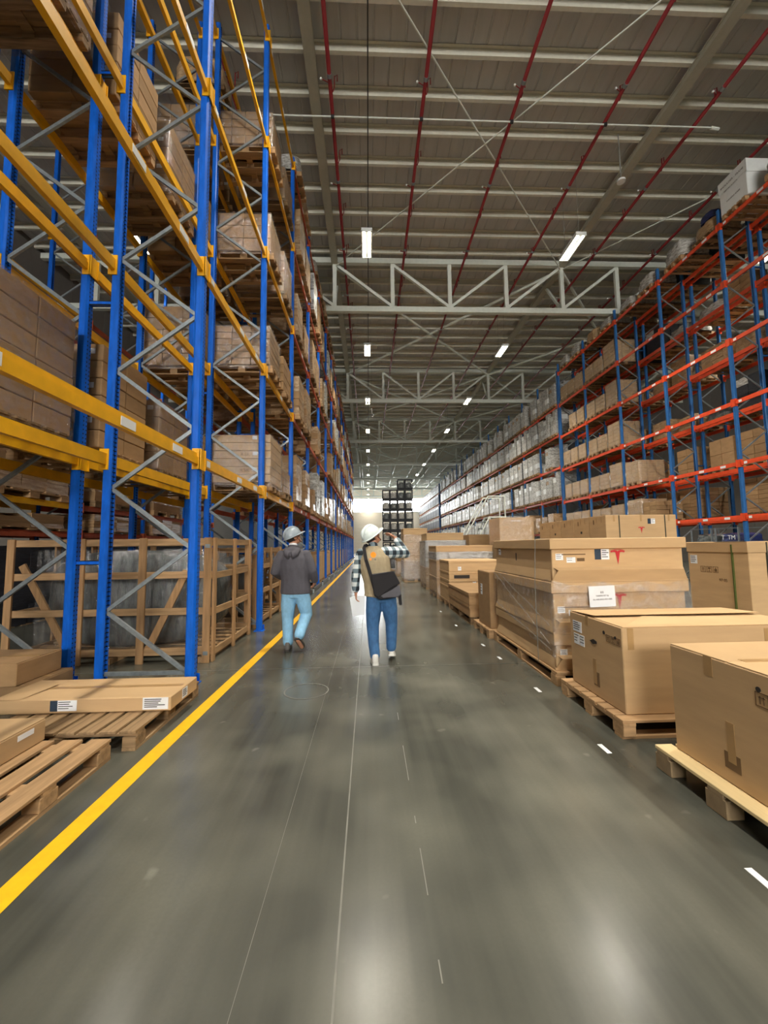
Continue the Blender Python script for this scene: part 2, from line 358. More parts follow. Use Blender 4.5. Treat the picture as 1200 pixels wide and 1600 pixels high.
# trusses
PAN = 10.93 / 4
for k in range(7):
    y = 18.11 + 12 * k
    t = thing('roof_truss', f'pale steel roof truss crossing the hall, {ORD[k + 1]} one from the camera', 'truss', (0, y, 12.6), 0, 'roof trusses', 'structure')
    ch = cached('chord', lambda: MB().box(X0, X1, -.1, .1, -.13, .13).mesh('chord', 'white_steel'))
    link('top_chord', ch, t, (0, 0, 2.4)); link('bottom_chord', ch, t)
    for i in range(-4, 9):
        x = -1.48 + PAN * i
        if X0 < x < X1: link('web_post', boxmesh('web_post', .18, .14, 2.14, 'white_steel'), t, (x, 0, .13))
        if x + PAN < X1 and x > X0:
            m_ = cached(('diag', i < 2), lambda: (MB().bar((0, 0, 2.26), (PAN, 0, .13), .13, .13) if i < 2 else MB().bar((0, 0, .13), (PAN, 0, 2.26), .13, .13)).mesh('web_diagonal', 'white_steel'))
            link('web_diagonal', m_, t, (x, 0, 0))
    for x in (-1.48, 9.45):
        link('knee_brace', cached('knee', lambda: MB().bar((0, .1, .13), (0, 1.6, 2.25), .11, .11).mesh('knee_brace', 'white_steel')), t, (x, 0, 0))
for b, ya in enumerate([6.11 + 12 * k for k in range(7)]):
    for xi, xa in enumerate((-1.48, 9.45)):
        r = .025 if b == 0 else .075
        t = thing('roof_cross_brace', f'{"thin" if b == 0 else "stout"} crossed roof bracing in the {ORD[b + 1]} roof bay, {"over the aisle" if xi == 0 else "over the orange-beamed rack"}', 'brace', (xa, ya, 14.72), 0, 'roof bracing', 'structure')
        for q in range(2):
            p0, p1 = ((0, 0, 0), (10.93, 12, 0)) if q == 0 else ((10.93, 0, .0), (0, 12, .0))
            link('brace_rod', cached(('br', q, b == 0), lambda: MB().tube([p0, p1], r, 6).mesh('brace_rod', 'white_steel')), t)
# sprinkler pipes
PX = [-6.6, -3.8, -.97, 1.74, 4.54, 7.5, 10.4, 13.2]
PN = ['far over the rear yellow-beamed rack', 'over the yellow-beamed rack', 'beside the aisle edge of the yellow-beamed rack', 'over the middle of the aisle', 'over the staged boxes', 'beside the second lamp row', 'over the front edge of the orange-beamed rack', 'far over the orange-beamed rack']
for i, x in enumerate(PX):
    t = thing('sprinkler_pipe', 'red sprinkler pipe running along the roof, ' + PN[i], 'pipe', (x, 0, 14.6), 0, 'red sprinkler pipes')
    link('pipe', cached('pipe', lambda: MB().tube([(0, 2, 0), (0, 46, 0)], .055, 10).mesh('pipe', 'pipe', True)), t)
    link('pipe', cached('pipe_glare', lambda: MB().tube([(0, 46, 0), (0, 94, 0)], .055, 10).mesh('pipe', 'white_steel', True)), t)['label'] = 'far section of the red pipe, coloured pale as window glare'  # same red pipe; end-window glare is put into its pale colour
    for k in range(9):
        link('pipe_hanger', cached('hanger', lambda: MB().tube([(.06, 0, -.03), (.11, 0, .1), (.11, 0, .45), (.19, 0, .5), (.19, 0, .3)], .018, 6).mesh('pipe_hanger', 'pipe', True)), t, (0, 8.4 + 2.18 * k, 0))
    for k in range(5):
        h = link('sprinkler_head', cached('sprk', lambda: MB().tube([(0, 0, 0), (-.22, -.12, -.02)], .014, 6).ball((-.24, -.13, -.03), .035, 6, 1).mesh('sprinkler_head', ['pipe', 'whitepl'])), t, (0, 10.4 + 3.27 * k, 0)); h['label'] = 'white-tipped sprinkler head'
        link('pipe_coupling', cached('coupl', lambda: MB().tube([(0, -.05, 0), (0, .05, 0)], .07, 10).mesh('pipe_coupling', 'galv')), t, (0, 10.2 + 3.27 * k, 0))
t = thing('conduit', 'thin pale conduit crossing under the red pipes', 'conduit', (0, 11.2, 14.5))
MB().tube([(-6, 0, 0), (10.9, 0, 0)], .022, 8).obj('tube', 'white_steel', t)
for x in PX[1:6]: link('clip', boxmesh('clip', .1, .06, .09, 'dark'), t, (x, 0, -.045))
MB().tube([(10.9, 0, -.01), (11.15, 0, -.05)], .05, 8).obj('end_box', 'white_steel', t)
t = thing('ceiling_detector', 'white disc detector hanging on a rod in front of the pale roof beam', 'detector', (8.45, 12.0, 13.4))
MB().tube([(0, 0, -.03), (0, 0, .03)], .13, 16).obj('disc', 'whitepl', t); MB().tube([(0, 0, .03), (0, 0, 1.7)], .02, 6).obj('rod', 'wire', t)
t = thing('lamp_cable', 'thin dark cable strung along the roof above the aisle lamps', 'cable', (.10, 0, 14.4))
MB().tube([(0, 5, 0), (0, 90, 0)], .018, 6).obj('cable', 'dark', t)
t = thing('hanging_hook', 'small pale hook dangling below the third aisle lamp', 'hook', (.33, 28.5, 10.85))
MB().tube([(0, 0, .62), (0, 0, .25), (.09, 0, .2), (.13, 0, .08), (.05, 0, 0), (-.05, 0, .03)], .03, 8).obj('hook', 'whitepl', t, smooth=True); MB().tube([(0, 0, .6), (0, 0, 4.5)], .008, 5).obj('line', 'wire', t)
# lamps
def lamp_parts():
    hous = MB().box(-.19, .19, -.64, .64, .06, .1).prism([(-.19, .06), (-.05, .06), (-.07, .0), (-.19, -.03)], 'y', -.64, .64).prism([(.19, .06), (.19, -.03), (.07, 0), (.05, .06)], 'y', -.64, .64).box(-.015, .015, -.64, .64, -.03, .06).box(-.19, .19, -.66, -.64, -.04, .1).box(-.19, .19, .64, .66, -.04, .1).mesh('housing', 'whitepl')
    tube = MB().box(-.05, .05, -.6, .6, -.02, .0).mesh('lit_tube', 'tube')
    wire = MB().tube([(0, 0, .1), (0, 0, 2.86)], .008, 5).mesh('hanger_wire', 'wire')
    return hous, tube, wire
HO, TU, WI = lamp_parts()
LD = bpy.data.lights.new('lamp_light', 'AREA'); LD.shape = 'RECTANGLE'; LD.size = .34; LD.size_y = 1.2; LD.energy = LAMP_W; LD.color = (1, .93, .8); LD.spread = math.radians(105); LDA = LD.copy(); LDA.energy = AISLE_W
LN = {-8.2: ('behind the yellow-beamed racks', 10, 40), .04: ('over the aisle', -20, 94), 7.7: ('over the staged boxes', -20, 94), 15.6: ('behind the orange-beamed rack', 10, 40)}
for x, (where, ya, yb) in LN.items():
    k = 0
    for j in range(-5, 11):
        y = 13.85 + 8 * j
        if not ya <= y <= yb: continue
        k += 1
        if y > 10: where2 = f'{ORD[int((y - 13.85) / 8 + 1.5)]} ahead of the camera'
        else: where2 = f'{ORD[int((13.85 - y) / 8 + .5)]} back from the first in view'
        t = thing('hanging_lamp', f'lit hanging strip lamp {where}, {where2}', 'lamp', (x, y, 12.5), 0, 'hanging strip lamps')
        link('housing', HO, t); link('lit_tube', TU, t, (-.11, 0, 0)); link('lit_tube', TU, t, (.11, 0, 0))
        for dy in (-.5, .5): link('hanger_wire', WI, t, (0, dy, 0))
        lo = bpy.data.objects.new('lamp_light', LDA if x == .04 else LD); COL.objects.link(lo); lo.parent = t; lo.location = (0, 0, -.05)

# ------------------------------------------------------------------ racks
PITCH = 2.815
def post_mesh(h, m): return cached(('post', h, m), lambda: MB().prism([(.05, -.034), (.05, .034), (.03, .058), (-.03, .058), (-.05, .044), (-.05, .016), (-.034, .016), (-.034, -.016), (-.05, -.016), (-.05, -.044), (-.03, -.058), (.03, -.058)], 'z', 0, h).box(-.085, .085, -.075, .075, 0, .012).box(-.07, .07, .06, .064, .012, .1).mesh('upright_post', m))
def beam_mesh(m, ln): return cached(('beam', m, ln), lambda: MB().prism([(-.025, -.065), (.025, -.065), (.025, .02), (.012, .026), (.012, .065), (-.025, .065)], 'y', .06, ln - .06).box(-.045, .058, .058, .07, -.12, .12).box(.036, .046, .0, .07, -.12, .12).box(-.045, .058, ln - .07, ln - .058, -.12, .12).box(.036, .046, ln - .07, ln, -.12, .12).mesh('beam', m))
STEP = .69
def rack(name, label, cat, xf, side, ys, levels, colour, postm, h, near=8, depth=1.08, detail_braces=True, bracem='galv', stickers=0):
    """xf: aisle face of the rack; side=-1: the rack stretches to -X from its face, +1 to +X"""
    t = thing(name, label, cat, (xf, ys[0], 0), 0, 'pallet racks'); pm = post_mesh(h, postm)
    far = MB(); nb = 0
    for i, y in enumerate(ys):
        yy = y - ys[0]
        o = link('upright_post', pm, t, (side * .05, yy, 0), 0 if side < 0 else PI)
        o = link('upright_post', pm, t, (side * (depth - .05), yy, 0), 0 if side > 0 else PI)
        a, b = side * .085, side * (depth - .085); z = .12; fl_ = 0
        segs = [((a, 0, .13), (b, 0, .13))]
        while z + STEP < h - .2:
            segs.append(((a, 0, z), (b, 0, z + STEP)) if fl_ == 0 else ((b, 0, z), (a, 0, z + STEP))); z += STEP; fl_ ^= 1
        for q, (p0, p1) in enumerate(segs):
            if i < near:
                me = cached(('bz', side, q == 0, (q % 2), bracem, depth), lambda: MB().bar((p0[0], 0, 0), (p1[0], 0, p1[2] - p0[2]), .042, .03, 0, (0, 1, 0)).mesh('brace', bracem))
                link('brace', me, t, (0, yy, p0[2])); nb += 1
            else: far.bar((p0[0], yy, p0[2]), (p1[0], yy, p1[2]), .042, .03, 0, (0, 1, 0))
    if far.v: far.obj('bracing', bracem, t)['kind'] = 'stuff'
    for i in range(len(ys) - 1):
        ln = round(ys[i + 1] - ys[i], 3); lv = levels(i) if callable(levels) else levels
        for l, z in enumerate(lv):
            bm_ = beam_mesh(colour(i, l), ln)
            for fr in (0, 1):
                out = (fr == 0)
                xo = side * .03 if out else side * (depth - .03)
                o = link('beam', bm_, t, (xo, ys[i] - ys[0] + (0 if (out == (side < 0)) else ln), z), 0 if (out == (side < 0)) else PI)
                if out and i < stickers:
                    for u in (.08, .5, .8):
                        lb = link('rack_label', boxmesh('rack_label', .004, .2 if u > .1 else .1, .075, 'paper'), o, (.027, ln * u if side < 0 else ln * u, -.045)); lb['label'] = 'white shelf label'
    return t
LV = [2.517, 4.847, 7.199, 9.524, 11.878]
yl = [4.67 + PITCH * k for k in range(-1, 18)]
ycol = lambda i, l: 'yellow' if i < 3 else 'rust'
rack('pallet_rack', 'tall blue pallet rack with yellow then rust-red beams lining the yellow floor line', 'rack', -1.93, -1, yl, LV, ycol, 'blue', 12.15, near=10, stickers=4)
yl2 = yl[:10]
r2 = rack('pallet_rack', 'blue pallet rack with yellow beams standing back to back behind the aisle rack', 'rack', -3.26, -1, yl2, LV, ycol, 'blue', 12.15, near=6)
r1 = [o for o in COL.objects if o.name == 'pallet_rack'][0]
for y in yl[:8]:
    for z in (1.35, 4.4, 7.4, 10.4): link('row_spacer', cached('rspc', lambda: MB().bar((0, 0, 0), (.25, 0, 0), .05, .05).mesh('row_spacer', 'blue')), r2, (0, y - yl2[0], z))
yl3 = [4.4 + PITCH * k for k in range(-1, 6)]
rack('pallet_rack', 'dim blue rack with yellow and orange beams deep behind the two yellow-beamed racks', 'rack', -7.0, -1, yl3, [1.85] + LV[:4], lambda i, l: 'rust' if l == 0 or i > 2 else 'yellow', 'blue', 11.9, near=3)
RL = [2.24, 3.915, 5.85, 7.83, 9.77, 11.75]
yr = [11.92 + 2.816 * k for k in range(-1, 5)]
rack('pallet_rack', 'tall blue rack with six levels of orange beams facing the staged boxes', 'rack', 11.55, 1, yr, RL, lambda i, l: 'orange', 'blue2', 12.35, near=6, bracem='galv', stickers=3)
r3 = rack('pallet_rack', 'second blue rack with orange beams standing behind the six-level one', 'rack', 12.88, 1, yr, RL, lambda i, l: 'orange', 'blue2', 12.35, near=3)
for y in yr:
    for z in (1.4, 4.4, 7.4, 10.4): link('row_spacer', cached('rspc2', lambda: MB().bar((0, 0, 0), (-.25, 0, 0), .05, .05).mesh('row_spacer', 'blue2')), r3, (0, y - yr[0], z))
yb = [23.36 + PITCH * k for k in range(15)]
BL = [2.1, 4.15, 6.05, 8.0, 9.8]
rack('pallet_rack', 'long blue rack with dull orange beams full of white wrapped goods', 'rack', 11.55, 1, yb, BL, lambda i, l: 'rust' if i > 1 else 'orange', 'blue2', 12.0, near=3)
yc = [64.5 + PITCH * k for k in range(10)]
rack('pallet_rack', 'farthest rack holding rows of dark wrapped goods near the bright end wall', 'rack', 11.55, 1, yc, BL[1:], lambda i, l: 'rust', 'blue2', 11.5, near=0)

# ------------------------------------------------------------------ pallets and loads
def flat_pallet(m=('woodx', 'woody'), dx=1.2, dy=.8):
    """compact pallet as one mesh, long side along X, centred, standing on z=0"""
    b = MB()
    for i in range(3):
        y = (-dy / 2 + .05, 0, dy / 2 - .05)[i]; b.box(-dx / 2, dx / 2, y - .05, y + .05, 0, .022)
        for x in (-dx / 2 + .07, 0, dx / 2 - .07): b.box(x - .07, x + .07, y - .05, y + .05, .022, .1)
    for x in (-dx / 2 + .07, 0, dx / 2 - .07): b.box(x - .06, x + .06, -dy / 2, dy / 2, .1, .122)
    for i in range(5):
        y = -dy / 2 + .06 + i * (dy - .12) / 4; b.box(-dx / 2, dx / 2, y - .055, y + .055, .122, .144)
    return b.mesh('pallet', m[0])
PF = flat_pallet(); PO = flat_pallet(('oldx',))
def stack_mesh(nx, ny, nz, dx, dy, h, mats, j=.006, lose=0, mixr=.0):
    b = MB(); ux, uy, uz = dx / nx, dy / ny, h / nz
    for k in range(nz):
        for i in range(nx):
            for q in range(ny):
                if 0 < i < nx - 1 and 0 < q < ny - 1 and k < nz - 1: continue
                if k == nz - 1 and random.random() < lose: continue
                b.box(-dx / 2 + i * ux + .003, -dx / 2 + (i + 1) * ux - .003, -dy / 2 + q * uy + .003, -dy / 2 + (q + 1) * uy - .003, .146 + k * uz + .002, .146 + (k + 1) * uz - .002, 1 if random.random() < mixr else 0, j)
    return b.mesh('goods', mats)
def lumpy(dx, dy, h, mats, seed):
    """film-wrapped soft load: rounded lumpy block"""
    rs = random.Random(seed); b = MB(); n = 14; rows = 7; rings = []
    for r in range(rows + 1):
        z = .146 + h * r / rows; sh = 1 - .1 * (r / rows) ** 3 - (.35 if r == rows else 0)
        ring = []
        for k in range(4 * n // 2):
            t = 2 * PI * k / (2 * n); c, s_ = math.cos(t), math.sin(t); p = 5
            rad = 1 / ((abs(c) ** p + abs(s_) ** p) ** (1 / p)) * sh * rs.uniform(.94, 1.02)
            ring.append((c * rad * dx / 2, s_ * rad * dy / 2, z + rs.uniform(-.03, .03) * (r > 0)))
        rings.append(ring)
    N = 2 * n; vs = [p for r in rings for p in r] + [(0, 0, .146 + h)]
    fs = [(r * N + k, r * N + (k + 1) % N, (r + 1) * N + (k + 1) % N, (r + 1) * N + k) for r in range(rows) for k in range(N)] + [(rows * N + k, rows * N + (k + 1) % N, len(vs) - 1) for k in range(N)]
    return b.add(vs, fs).mesh('goods', mats, True)
G = {
 'carton': [stack_mesh(3, 2, 4, 1.12, .78, .9, ['wrapbrown', 'card2'], .006, .1, .2), stack_mesh(3, 2, 5, 1.14, .78, 1.05, ['wrapbrown', 'card2'], .006, 0, .3), stack_mesh(2, 2, 3, 1.1, .76, .75, ['card2', 'wrapbrown'], .008, .2, .3), stack_mesh(3, 3, 6, 1.14, .8, 1.2, ['wrapbrown', 'card2'], .006, .1, .2)],
 'white': [stack_mesh(3, 2, 5, 1.16, .82, 1.45, ['wrapwhite', 'whitepl'], .012, .1, .1), stack_mesh(2, 2, 7, 1.14, .8, 1.5, ['wrapwhite', 'wrapbrown'], .012, .15, .12), stack_mesh(3, 2, 4, 1.16, .84, 1.35, ['wrapwhite', 'whitepl'], .02, .1, .2)],
 'dark': [stack_mesh(3, 2, 4, 1.16, .84, 1.5, ['wrapdark', 'wrapwhite'], .01, .1, .05)],
 'soft': [lumpy(1.15, .95, .55, 'wrapwhite', 3), lumpy(1.1, .9, .75, 'wrapbrown', 5), lumpy(1.1, .95, .45, 'wrapgrey', 9)],
}
LOOK = {'carton': ('brown carton load', 'carton load', 'carton_load'), 'white': ('white film-wrapped load', 'wrapped load', 'wrapped_load'), 'dark': ('dark film-wrapped load', 'wrapped load', 'wrapped_load'), 'soft': ('lumpy film-wrapped load', 'wrapped load', 'wrapped_load')}
def far_load(kind, x, y, z, where, v=None, mirror=1, sc=(1, 1, 1)):
    g = G[kind]; me = g[random.randrange(len(g)) if v is None else v]
    nm = LOOK[kind]
    o = link(nm[2], me, None, (x, y, z)); o.scale = sc
    tag(o, f'{nm[0]} {where}', nm[1], nm[0] + 's in the racks')
    link('pallet', random.choice((PF, PO)), o); return o
CARTM = {}
def carton_mesh(dx, dy, dz, m):
    k = ('cm', round(dx, 3), round(dy, 3), round(dz, 3), m)
    return cached(k, lambda: MB().cbox(-dx / 2, dx / 2, -dy / 2, dy / 2, 0, dz, .008).box(-dx / 2 + .004, dx / 2 - .004, -.03, .03, dz - .002, dz + .002, 1).mesh('carton', [m, 'tape']))
def film_shell(dx, dy, h, seed=1, m='film', top=True, z0=.06):
    """loose stretch film around a load: a creased skin just outside the goods"""
    rs = random.Random(seed); n = 9; rows = 8; pts = []
    per = [(-1 + 2 * i / n, -1) for i in range(n)] + [(1, -1 + 2 * i / n) for i in range(n)] + [(1 - 2 * i / n, 1) for i in range(n)] + [(-1, 1 - 2 * i / n) for i in range(n)]
    vs = []
    for r in range(rows + 1):
        for (a, b_) in per:
            o = rs.uniform(.006, .022); vs.append((a * (dx / 2 + o), b_ * (dy / 2 + o), z0 + (h - z0) * r / rows + rs.uniform(-.01, .01)))
    N = len(per); fs = [(r * N + k, r * N + (k + 1) % N, (r + 1) * N + (k + 1) % N, (r + 1) * N + k) for r in range(rows) for k in range(N)]
    if top:
        vs.append((0, 0, h + .02)); fs += [(rows * N + k, rows * N + (k + 1) % N, len(vs) - 1) for k in range(N)]
    return MB().add(vs, fs).mesh('film_wrap', m, True)
def near_load(label, x, y, z, nx, ny, nz, dx, dy, h, m='card2', film=True, lettering=None, labels=2, pal=None, group='carton loads in the racks', lose=0):
    t = thing('carton_load', label, 'carton load', (x, y, z), 0, group)
    link('pallet', pal or random.choice((PF, PO)), t); ux, uy, uz = dx / nx, dy / ny, h / nz
    me = carton_mesh(ux - .008, uy - .008, uz - .006, m)
    for k in range(nz):
        for i in range(nx):
            for q in range(ny):
                if 0 < i < nx - 1 and 0 < q < ny - 1 and k < nz - 1: continue
                if k == nz - 1 and random.random() < lose: continue
                c = link('carton', me, t, (-dx / 2 + (i + .5) * ux + random.uniform(-.004, .004), -dy / 2 + (q + .5) * uy + random.uniform(-.004, .004), .146 + k * uz), random.uniform(-.008, .008))
                if labels and q == 0 and i == nx - 1 and k % 2 == 1:
                    lb = link('shipping_label', boxmesh('shipping_label', .09, .002, .07, 'paper'), c, (ux * .25, -uy / 2 + .001, uz * .4)); lb['label'] = 'white printed label'
                if lettering and q == 0 and k in (1, 3): text(lettering, .1, 'inkbrown', c, (ux * .1, -uy / 2 - .0005, uz * .5), FRONT)
    if film: link('film_wrap', film_shell(dx, dy, .15 + h, len(label)), t)['label'] = 'clear crinkled stretch film'
    return t
# left aisle rack (row A) and the row behind it (row B)
def lwhere(b, l, s, n, rk): return f'on {ORD[l + 1]} level, {ORD[b + 1]} bay of {rk}' + ('' if n == 1 else [', near end', ', far end'][s] if n == 2 else [', near end', ', middle', ', far end'][s])
XA, XB = -2.45, -3.80
RA, RB = 'yellow-beamed rack', 'rear yellow-beamed rack'
near_load('long low cartons in film with brown lettering, ' + lwhere(2, 0, 0, 1, RA)[3:], XA - .0, yl[2] + .62, LV[0] + .066, 1, 1, 6, 1.2, .95, .92, 'card', True, 'KSK')
near_load('second stack of long lettered cartons, ' + lwhere(2, 0, 0, 1, RB)[3:], XB + .08, yl[2] + .62, LV[0] + .066, 1, 1, 6, 1.2, .95, .92, 'card', False, labels=1)
near_load('squat film-wrapped cartons, ' + lwhere(2, 0, 1, 2, RA)[3:], XA, yl[2] + 1.9, LV[0] + .066, 3, 2, 3, 1.1, .8, .5, 'card2', True)
near_load('neat cartons with white labels in film, ' + lwhere(2, 1, 0, 2, RA)[3:], XA, yl[2] + .62, LV[1] + .066, 3, 2, 6, 1.1, .9, .78, 'card2', True)
near_load('cartons bulging under glossy film, ' + lwhere(2, 2, 0, 2, RA)[3:], XA, yl[2] + .62, LV[2] + .066, 2, 2, 3, 1.08, .9, .8, 'card2', True)
near_load('small brown cartons with labels, ' + lwhere(2, 3, 0, 2, RA)[3:], XA, yl[2] + .62, LV[3] + .066, 4, 3, 4, 1.1, .9, .72, 'card2', True)
for l, (nz, h) in ((1, (4, .8)), (2, (4, 1.0)), (3, (3, .8))):
    near_load('plain brown cartons, ' + lwhere(2, l, 1, 2, RA)[3:], XA, yl[2] + 1.9, LV[l] + .066, 2, 2, nz, 1.1, .9, h, 'card2', l != 1)
for b in (0, 1, 2):
    for l in range(4):
        for s in (0, 1):
            if (b, l, s) == (2, 0, 0) or (b < 2 and l in (1, 3)): continue
            nz, h = random.choice(((4, 1.1), (5, 1.2), (3, .9), (6, 1.3)))
            near_load(random.choice(('dim brown cartons', 'shaded brown cartons')) + (' in film' if (l + s) % 2 else '') + ', ' + lwhere(b, l, s, 2, RB)[3:], XB, yl[b] + .72 + 1.36 * s, LV[l] + .066, 2 + (l % 2), 2, nz, 1.12, 1.0, h, 'card2', (l + s) % 2 == 1)
    if b > 1: far_load('soft', XB, yl[b] + 1.4, LV[4] + .066, lwhere(b, 4, 0, 1, RB), 1)
for b in range(3, 18):
    for l in range(5):
        ns = 2
        for s in range(ns):
            if random.random() < (.12 if l < 4 else .3): continue
            kd = 'soft' if l == 4 else ('white' if random.random() < .22 else 'carton')
            far_load(kd, XA + random.uniform(-.02, .06), yl[b] + .75 + 1.33 * s, LV[l] + .066, lwhere(b, l, s, 2, RA), sc=(1, 1.12, 1))
for b in range(3, 9):
    for l in range(4):
        if random.random() < .75: far_load('carton', XB, yl[b] + 1.4, LV[l] + .066, lwhere(b, l, 0, 1, RB), sc=(1, 1.4, 1.1))
for b in range(0, 5):
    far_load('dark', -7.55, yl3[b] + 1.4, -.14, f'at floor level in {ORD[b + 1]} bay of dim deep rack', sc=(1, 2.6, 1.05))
    for l in (-1, 0, 1, 2):
        if l < 1 or random.random() < .3: far_load('carton', -7.55, yl3[b] + 1.4, ([1.85] + LV)[l + 1] + .066 if l >= 0 else 1.92, lwhere(b, l + 1, 0, 1, 'dim deep rack'), sc=(1, 2.4, 1.1 if l != -1 else .4))
# orange rack: loads
XR, XR2 = 12.12, 13.42
RR, RR2, RW = 'orange-beamed rack', 'rear orange-beamed rack', 'white-goods rack'
for l in range(5):
    w3 = yr[3]
    near_load('tall film-wrapped cartons, ' + lwhere(3, l, 0, 3, RR)[3:], XR + .03, w3 + .58, RL[l] + .066, 3, 2, 6 if l else 4, 1.16, .86, 1.05 if l else .8, 'card', True, labels=0)
    for s, yy in ((1, 1.52), (2, 2.35)):
        near_load('low film-wrapped cartons, ' + lwhere(3, l, s, 3, RR)[3:], XR, w3 + yy, RL[l] + .066, 2, 2, 4, 1.1, .74, .74, 'card', True, labels=0)
    for s, yy in ((0, .55), (1, 1.4), (2, 2.25)):
        if l == 3 and s == 2: continue
        near_load('small film-wrapped cartons, ' + lwhere(4, l, s, 3, RR)[3:], XR, yr[4] + yy, RL[l] + .066, 2, 2, 4, 1.1, .72, .78, 'card', True, labels=0)
for l in (0, 1): near_load('ridged film-wrapped cartons, ' + lwhere(2, l, 2, 3, RR)[3:], XR, yr[2] + 2.2, RL[l] + .066, 3, 2, 5, 1.16, .86, .9, 'card', True, labels=0)
near_load('mixed cartons with pale edges, ' + lwhere(2, 0, 1, 3, RR)[3:], XR, yr[2] + 1.3, RL[0] + .066, 2, 2, 4, 1.1, .78, .7, 'card2', False)
for b in range(5):
    for l in range(6):
        if l > 1:
            for s in (0, 1): far_load(('soft', 'carton', 'soft', 'dark')[(b + l + s) % 4], XR2, yr[b] + .75 + 1.3 * s, RL[l] + .066, lwhere(b, l, s, 2, RR2), 0 if (b + l + s) % 4 == 3 else None, sc=(1, 1.2, .8 if (b + l + s) % 4 != 3 else .7))
            continue
        nz, h = ((8, 1.15), (4, 1.1), (5, .95), (4, .8), (3, .7), (3, .6))[l]
        near_load('stack of thin brown cartons, ' + lwhere(b, l, 0, 2, RR2)[3:], XR2, yr[b] + .75, RL[l] + .066, 3, 2, nz, 1.14, 1.0, h, 'card2', False, labels=0)
        if (b + l) % 2 == 0: near_load('pair of large brown cartons, ' + lwhere(b, l, 1, 2, RR2)[3:], XR2, yr[b] + 2.0, RL[l] + .066, 1, 2, 2, 1.1, 1.0, h, 'card2', False, labels=1)
# top of the orange rack
t = thing('wrapped_box', 'large white box with grey lettering on top of the orange-beamed rack', 'box', (12.1, yr[0] + 2.2, RL[5] + .066))
link('pallet', PF, t); MB().cbox(-.56, .56, -.47, .47, .146, 1.25, .02).obj('white_box', 'whitepl', t)
MB().box(-.575, -.56, -.48, .48, .9, 1.27).box(-.575, .575, -.49, -.47, .85, 1.27).obj('lid', 'whitepl', t)
text('SHOULDER - FRAME', .09, 'ink', t, (-.577, 0, 1.05), LEFTF); text('KEEP DRY ALWAYS', .055, 'ink', t, (-.577, .05, .86), LEFTF); text('HANDLE CARE', .07, 'ink', t, (-.562, .0, .5), LEFTF)
TOPS = [(0, .8, 'soft', 0, 1.2), (1, .6, 'soft', 1, .7), (1, 1.95, 'soft', 0, 1.3), (2, .7, 'soft', 0, 1.1), (2, 2.0, 'soft', 0, .8), (3, .75, 'soft', 0, .8), (3, 2.05, 'soft', 1, .8), (4, .8, 'soft', 0, 1.1), (4, 2.1, 'soft', 0, 1.0)]
for b, dy, kd, v, sz in TOPS: far_load(kd, XR, yr[b] + dy, RL[5] + .066, f'on top of {RR}, {ORD[b + 1]} bay, {"near" if dy < 1.4 else "far"} end', v, sc=(1, 1.05, sz))
o = lumpy(.8, .6, .3, 'wrapblue', 4); tag(link('blue_sack', o, None, (12.1, yr[1] + .6, RL[5] + .066 + .52)), 'dark blue sack lying on the wrapped load beside the tall white box', 'sack')
# white goods rack
for b in range(14):
    for l in range(5):
        for s in range(3):
            if random.random() < .05: continue
            if l == 4 and random.random() < .3: continue
            far_load('white' if (l > 0 or b > 2) else 'carton', XR - .1 + random.uniform(-.03, .03), yb[b] + .52 + .89 * s, BL[l] + .066, lwhere(b, l, s, 3, RW), sc=(1, .95, (1.0 if l != 2 else .98)))
for b in range(9):
    for l in range(4):
        for q in range(2):
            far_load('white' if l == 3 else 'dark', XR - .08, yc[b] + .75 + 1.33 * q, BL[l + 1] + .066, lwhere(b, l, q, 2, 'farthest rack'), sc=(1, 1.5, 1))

# wire cages with sacks under the orange rack
for i, (y, c) in enumerate(((10.5, 'striped'), (12.6, 'blue'), (13.6, 'grey'))):
    t = thing('wire_cage', f'grey wire cage under the orange beams holding {c} sacks', 'cage', (12.1, y, 0), 0, 'wire cages under the orange rack')
    for a in (-.5, .5):
        for b in (-.42, .42): link('corner_post', boxmesh('corner_post', .04, .04, 1.95, 'galv'), t, (a, b, 0))
    for z in (.5, 1.0, 1.5, 1.93):
        for b in (-.42, .42): link('wire_rail', boxmesh('wire_rail', 1.0, .012, .012, 'galv'), t, (0, b, z))
        for a in (-.5, .5): link('wire_rail', boxmesh('wire_rail', .012, .84, .012, 'galv'), t, (a, 0, z))
    link('cage_floor', boxmesh('cage_floor', 1.0, .84, .1, 'galv'), t, (0, 0, 0))
    m = {'striped': 'wrapdark', 'blue': 'wrapblue', 'grey': 'wrapgrey'}[c]
    for q in range(5):
        s_ = link('sack', cached(('sack', m), lambda: lumpy(.9, .76, .32, m, 6)), None, (12.1, y, .0 + .33 * q - .03)); tag(s_, f'{c} sack in the wire cage, {ORD[q + 1]} from the bottom', 'sack', c + ' sacks in a cage')
        if c == 'blue' and q == 4: text('T  TM', .2, 'paper', s_, (-.455, 0, .33), LEFTF)
        if c == 'striped' and q == 4:
            for k in range(6): link('white_stripe', cached('wst', lambda: MB().bar((0, -.06, .18), (0, .06, .42), .02, .025).mesh('white_stripe', 'paper')), s_, (-.465, -.3 + .12 * k, 0))

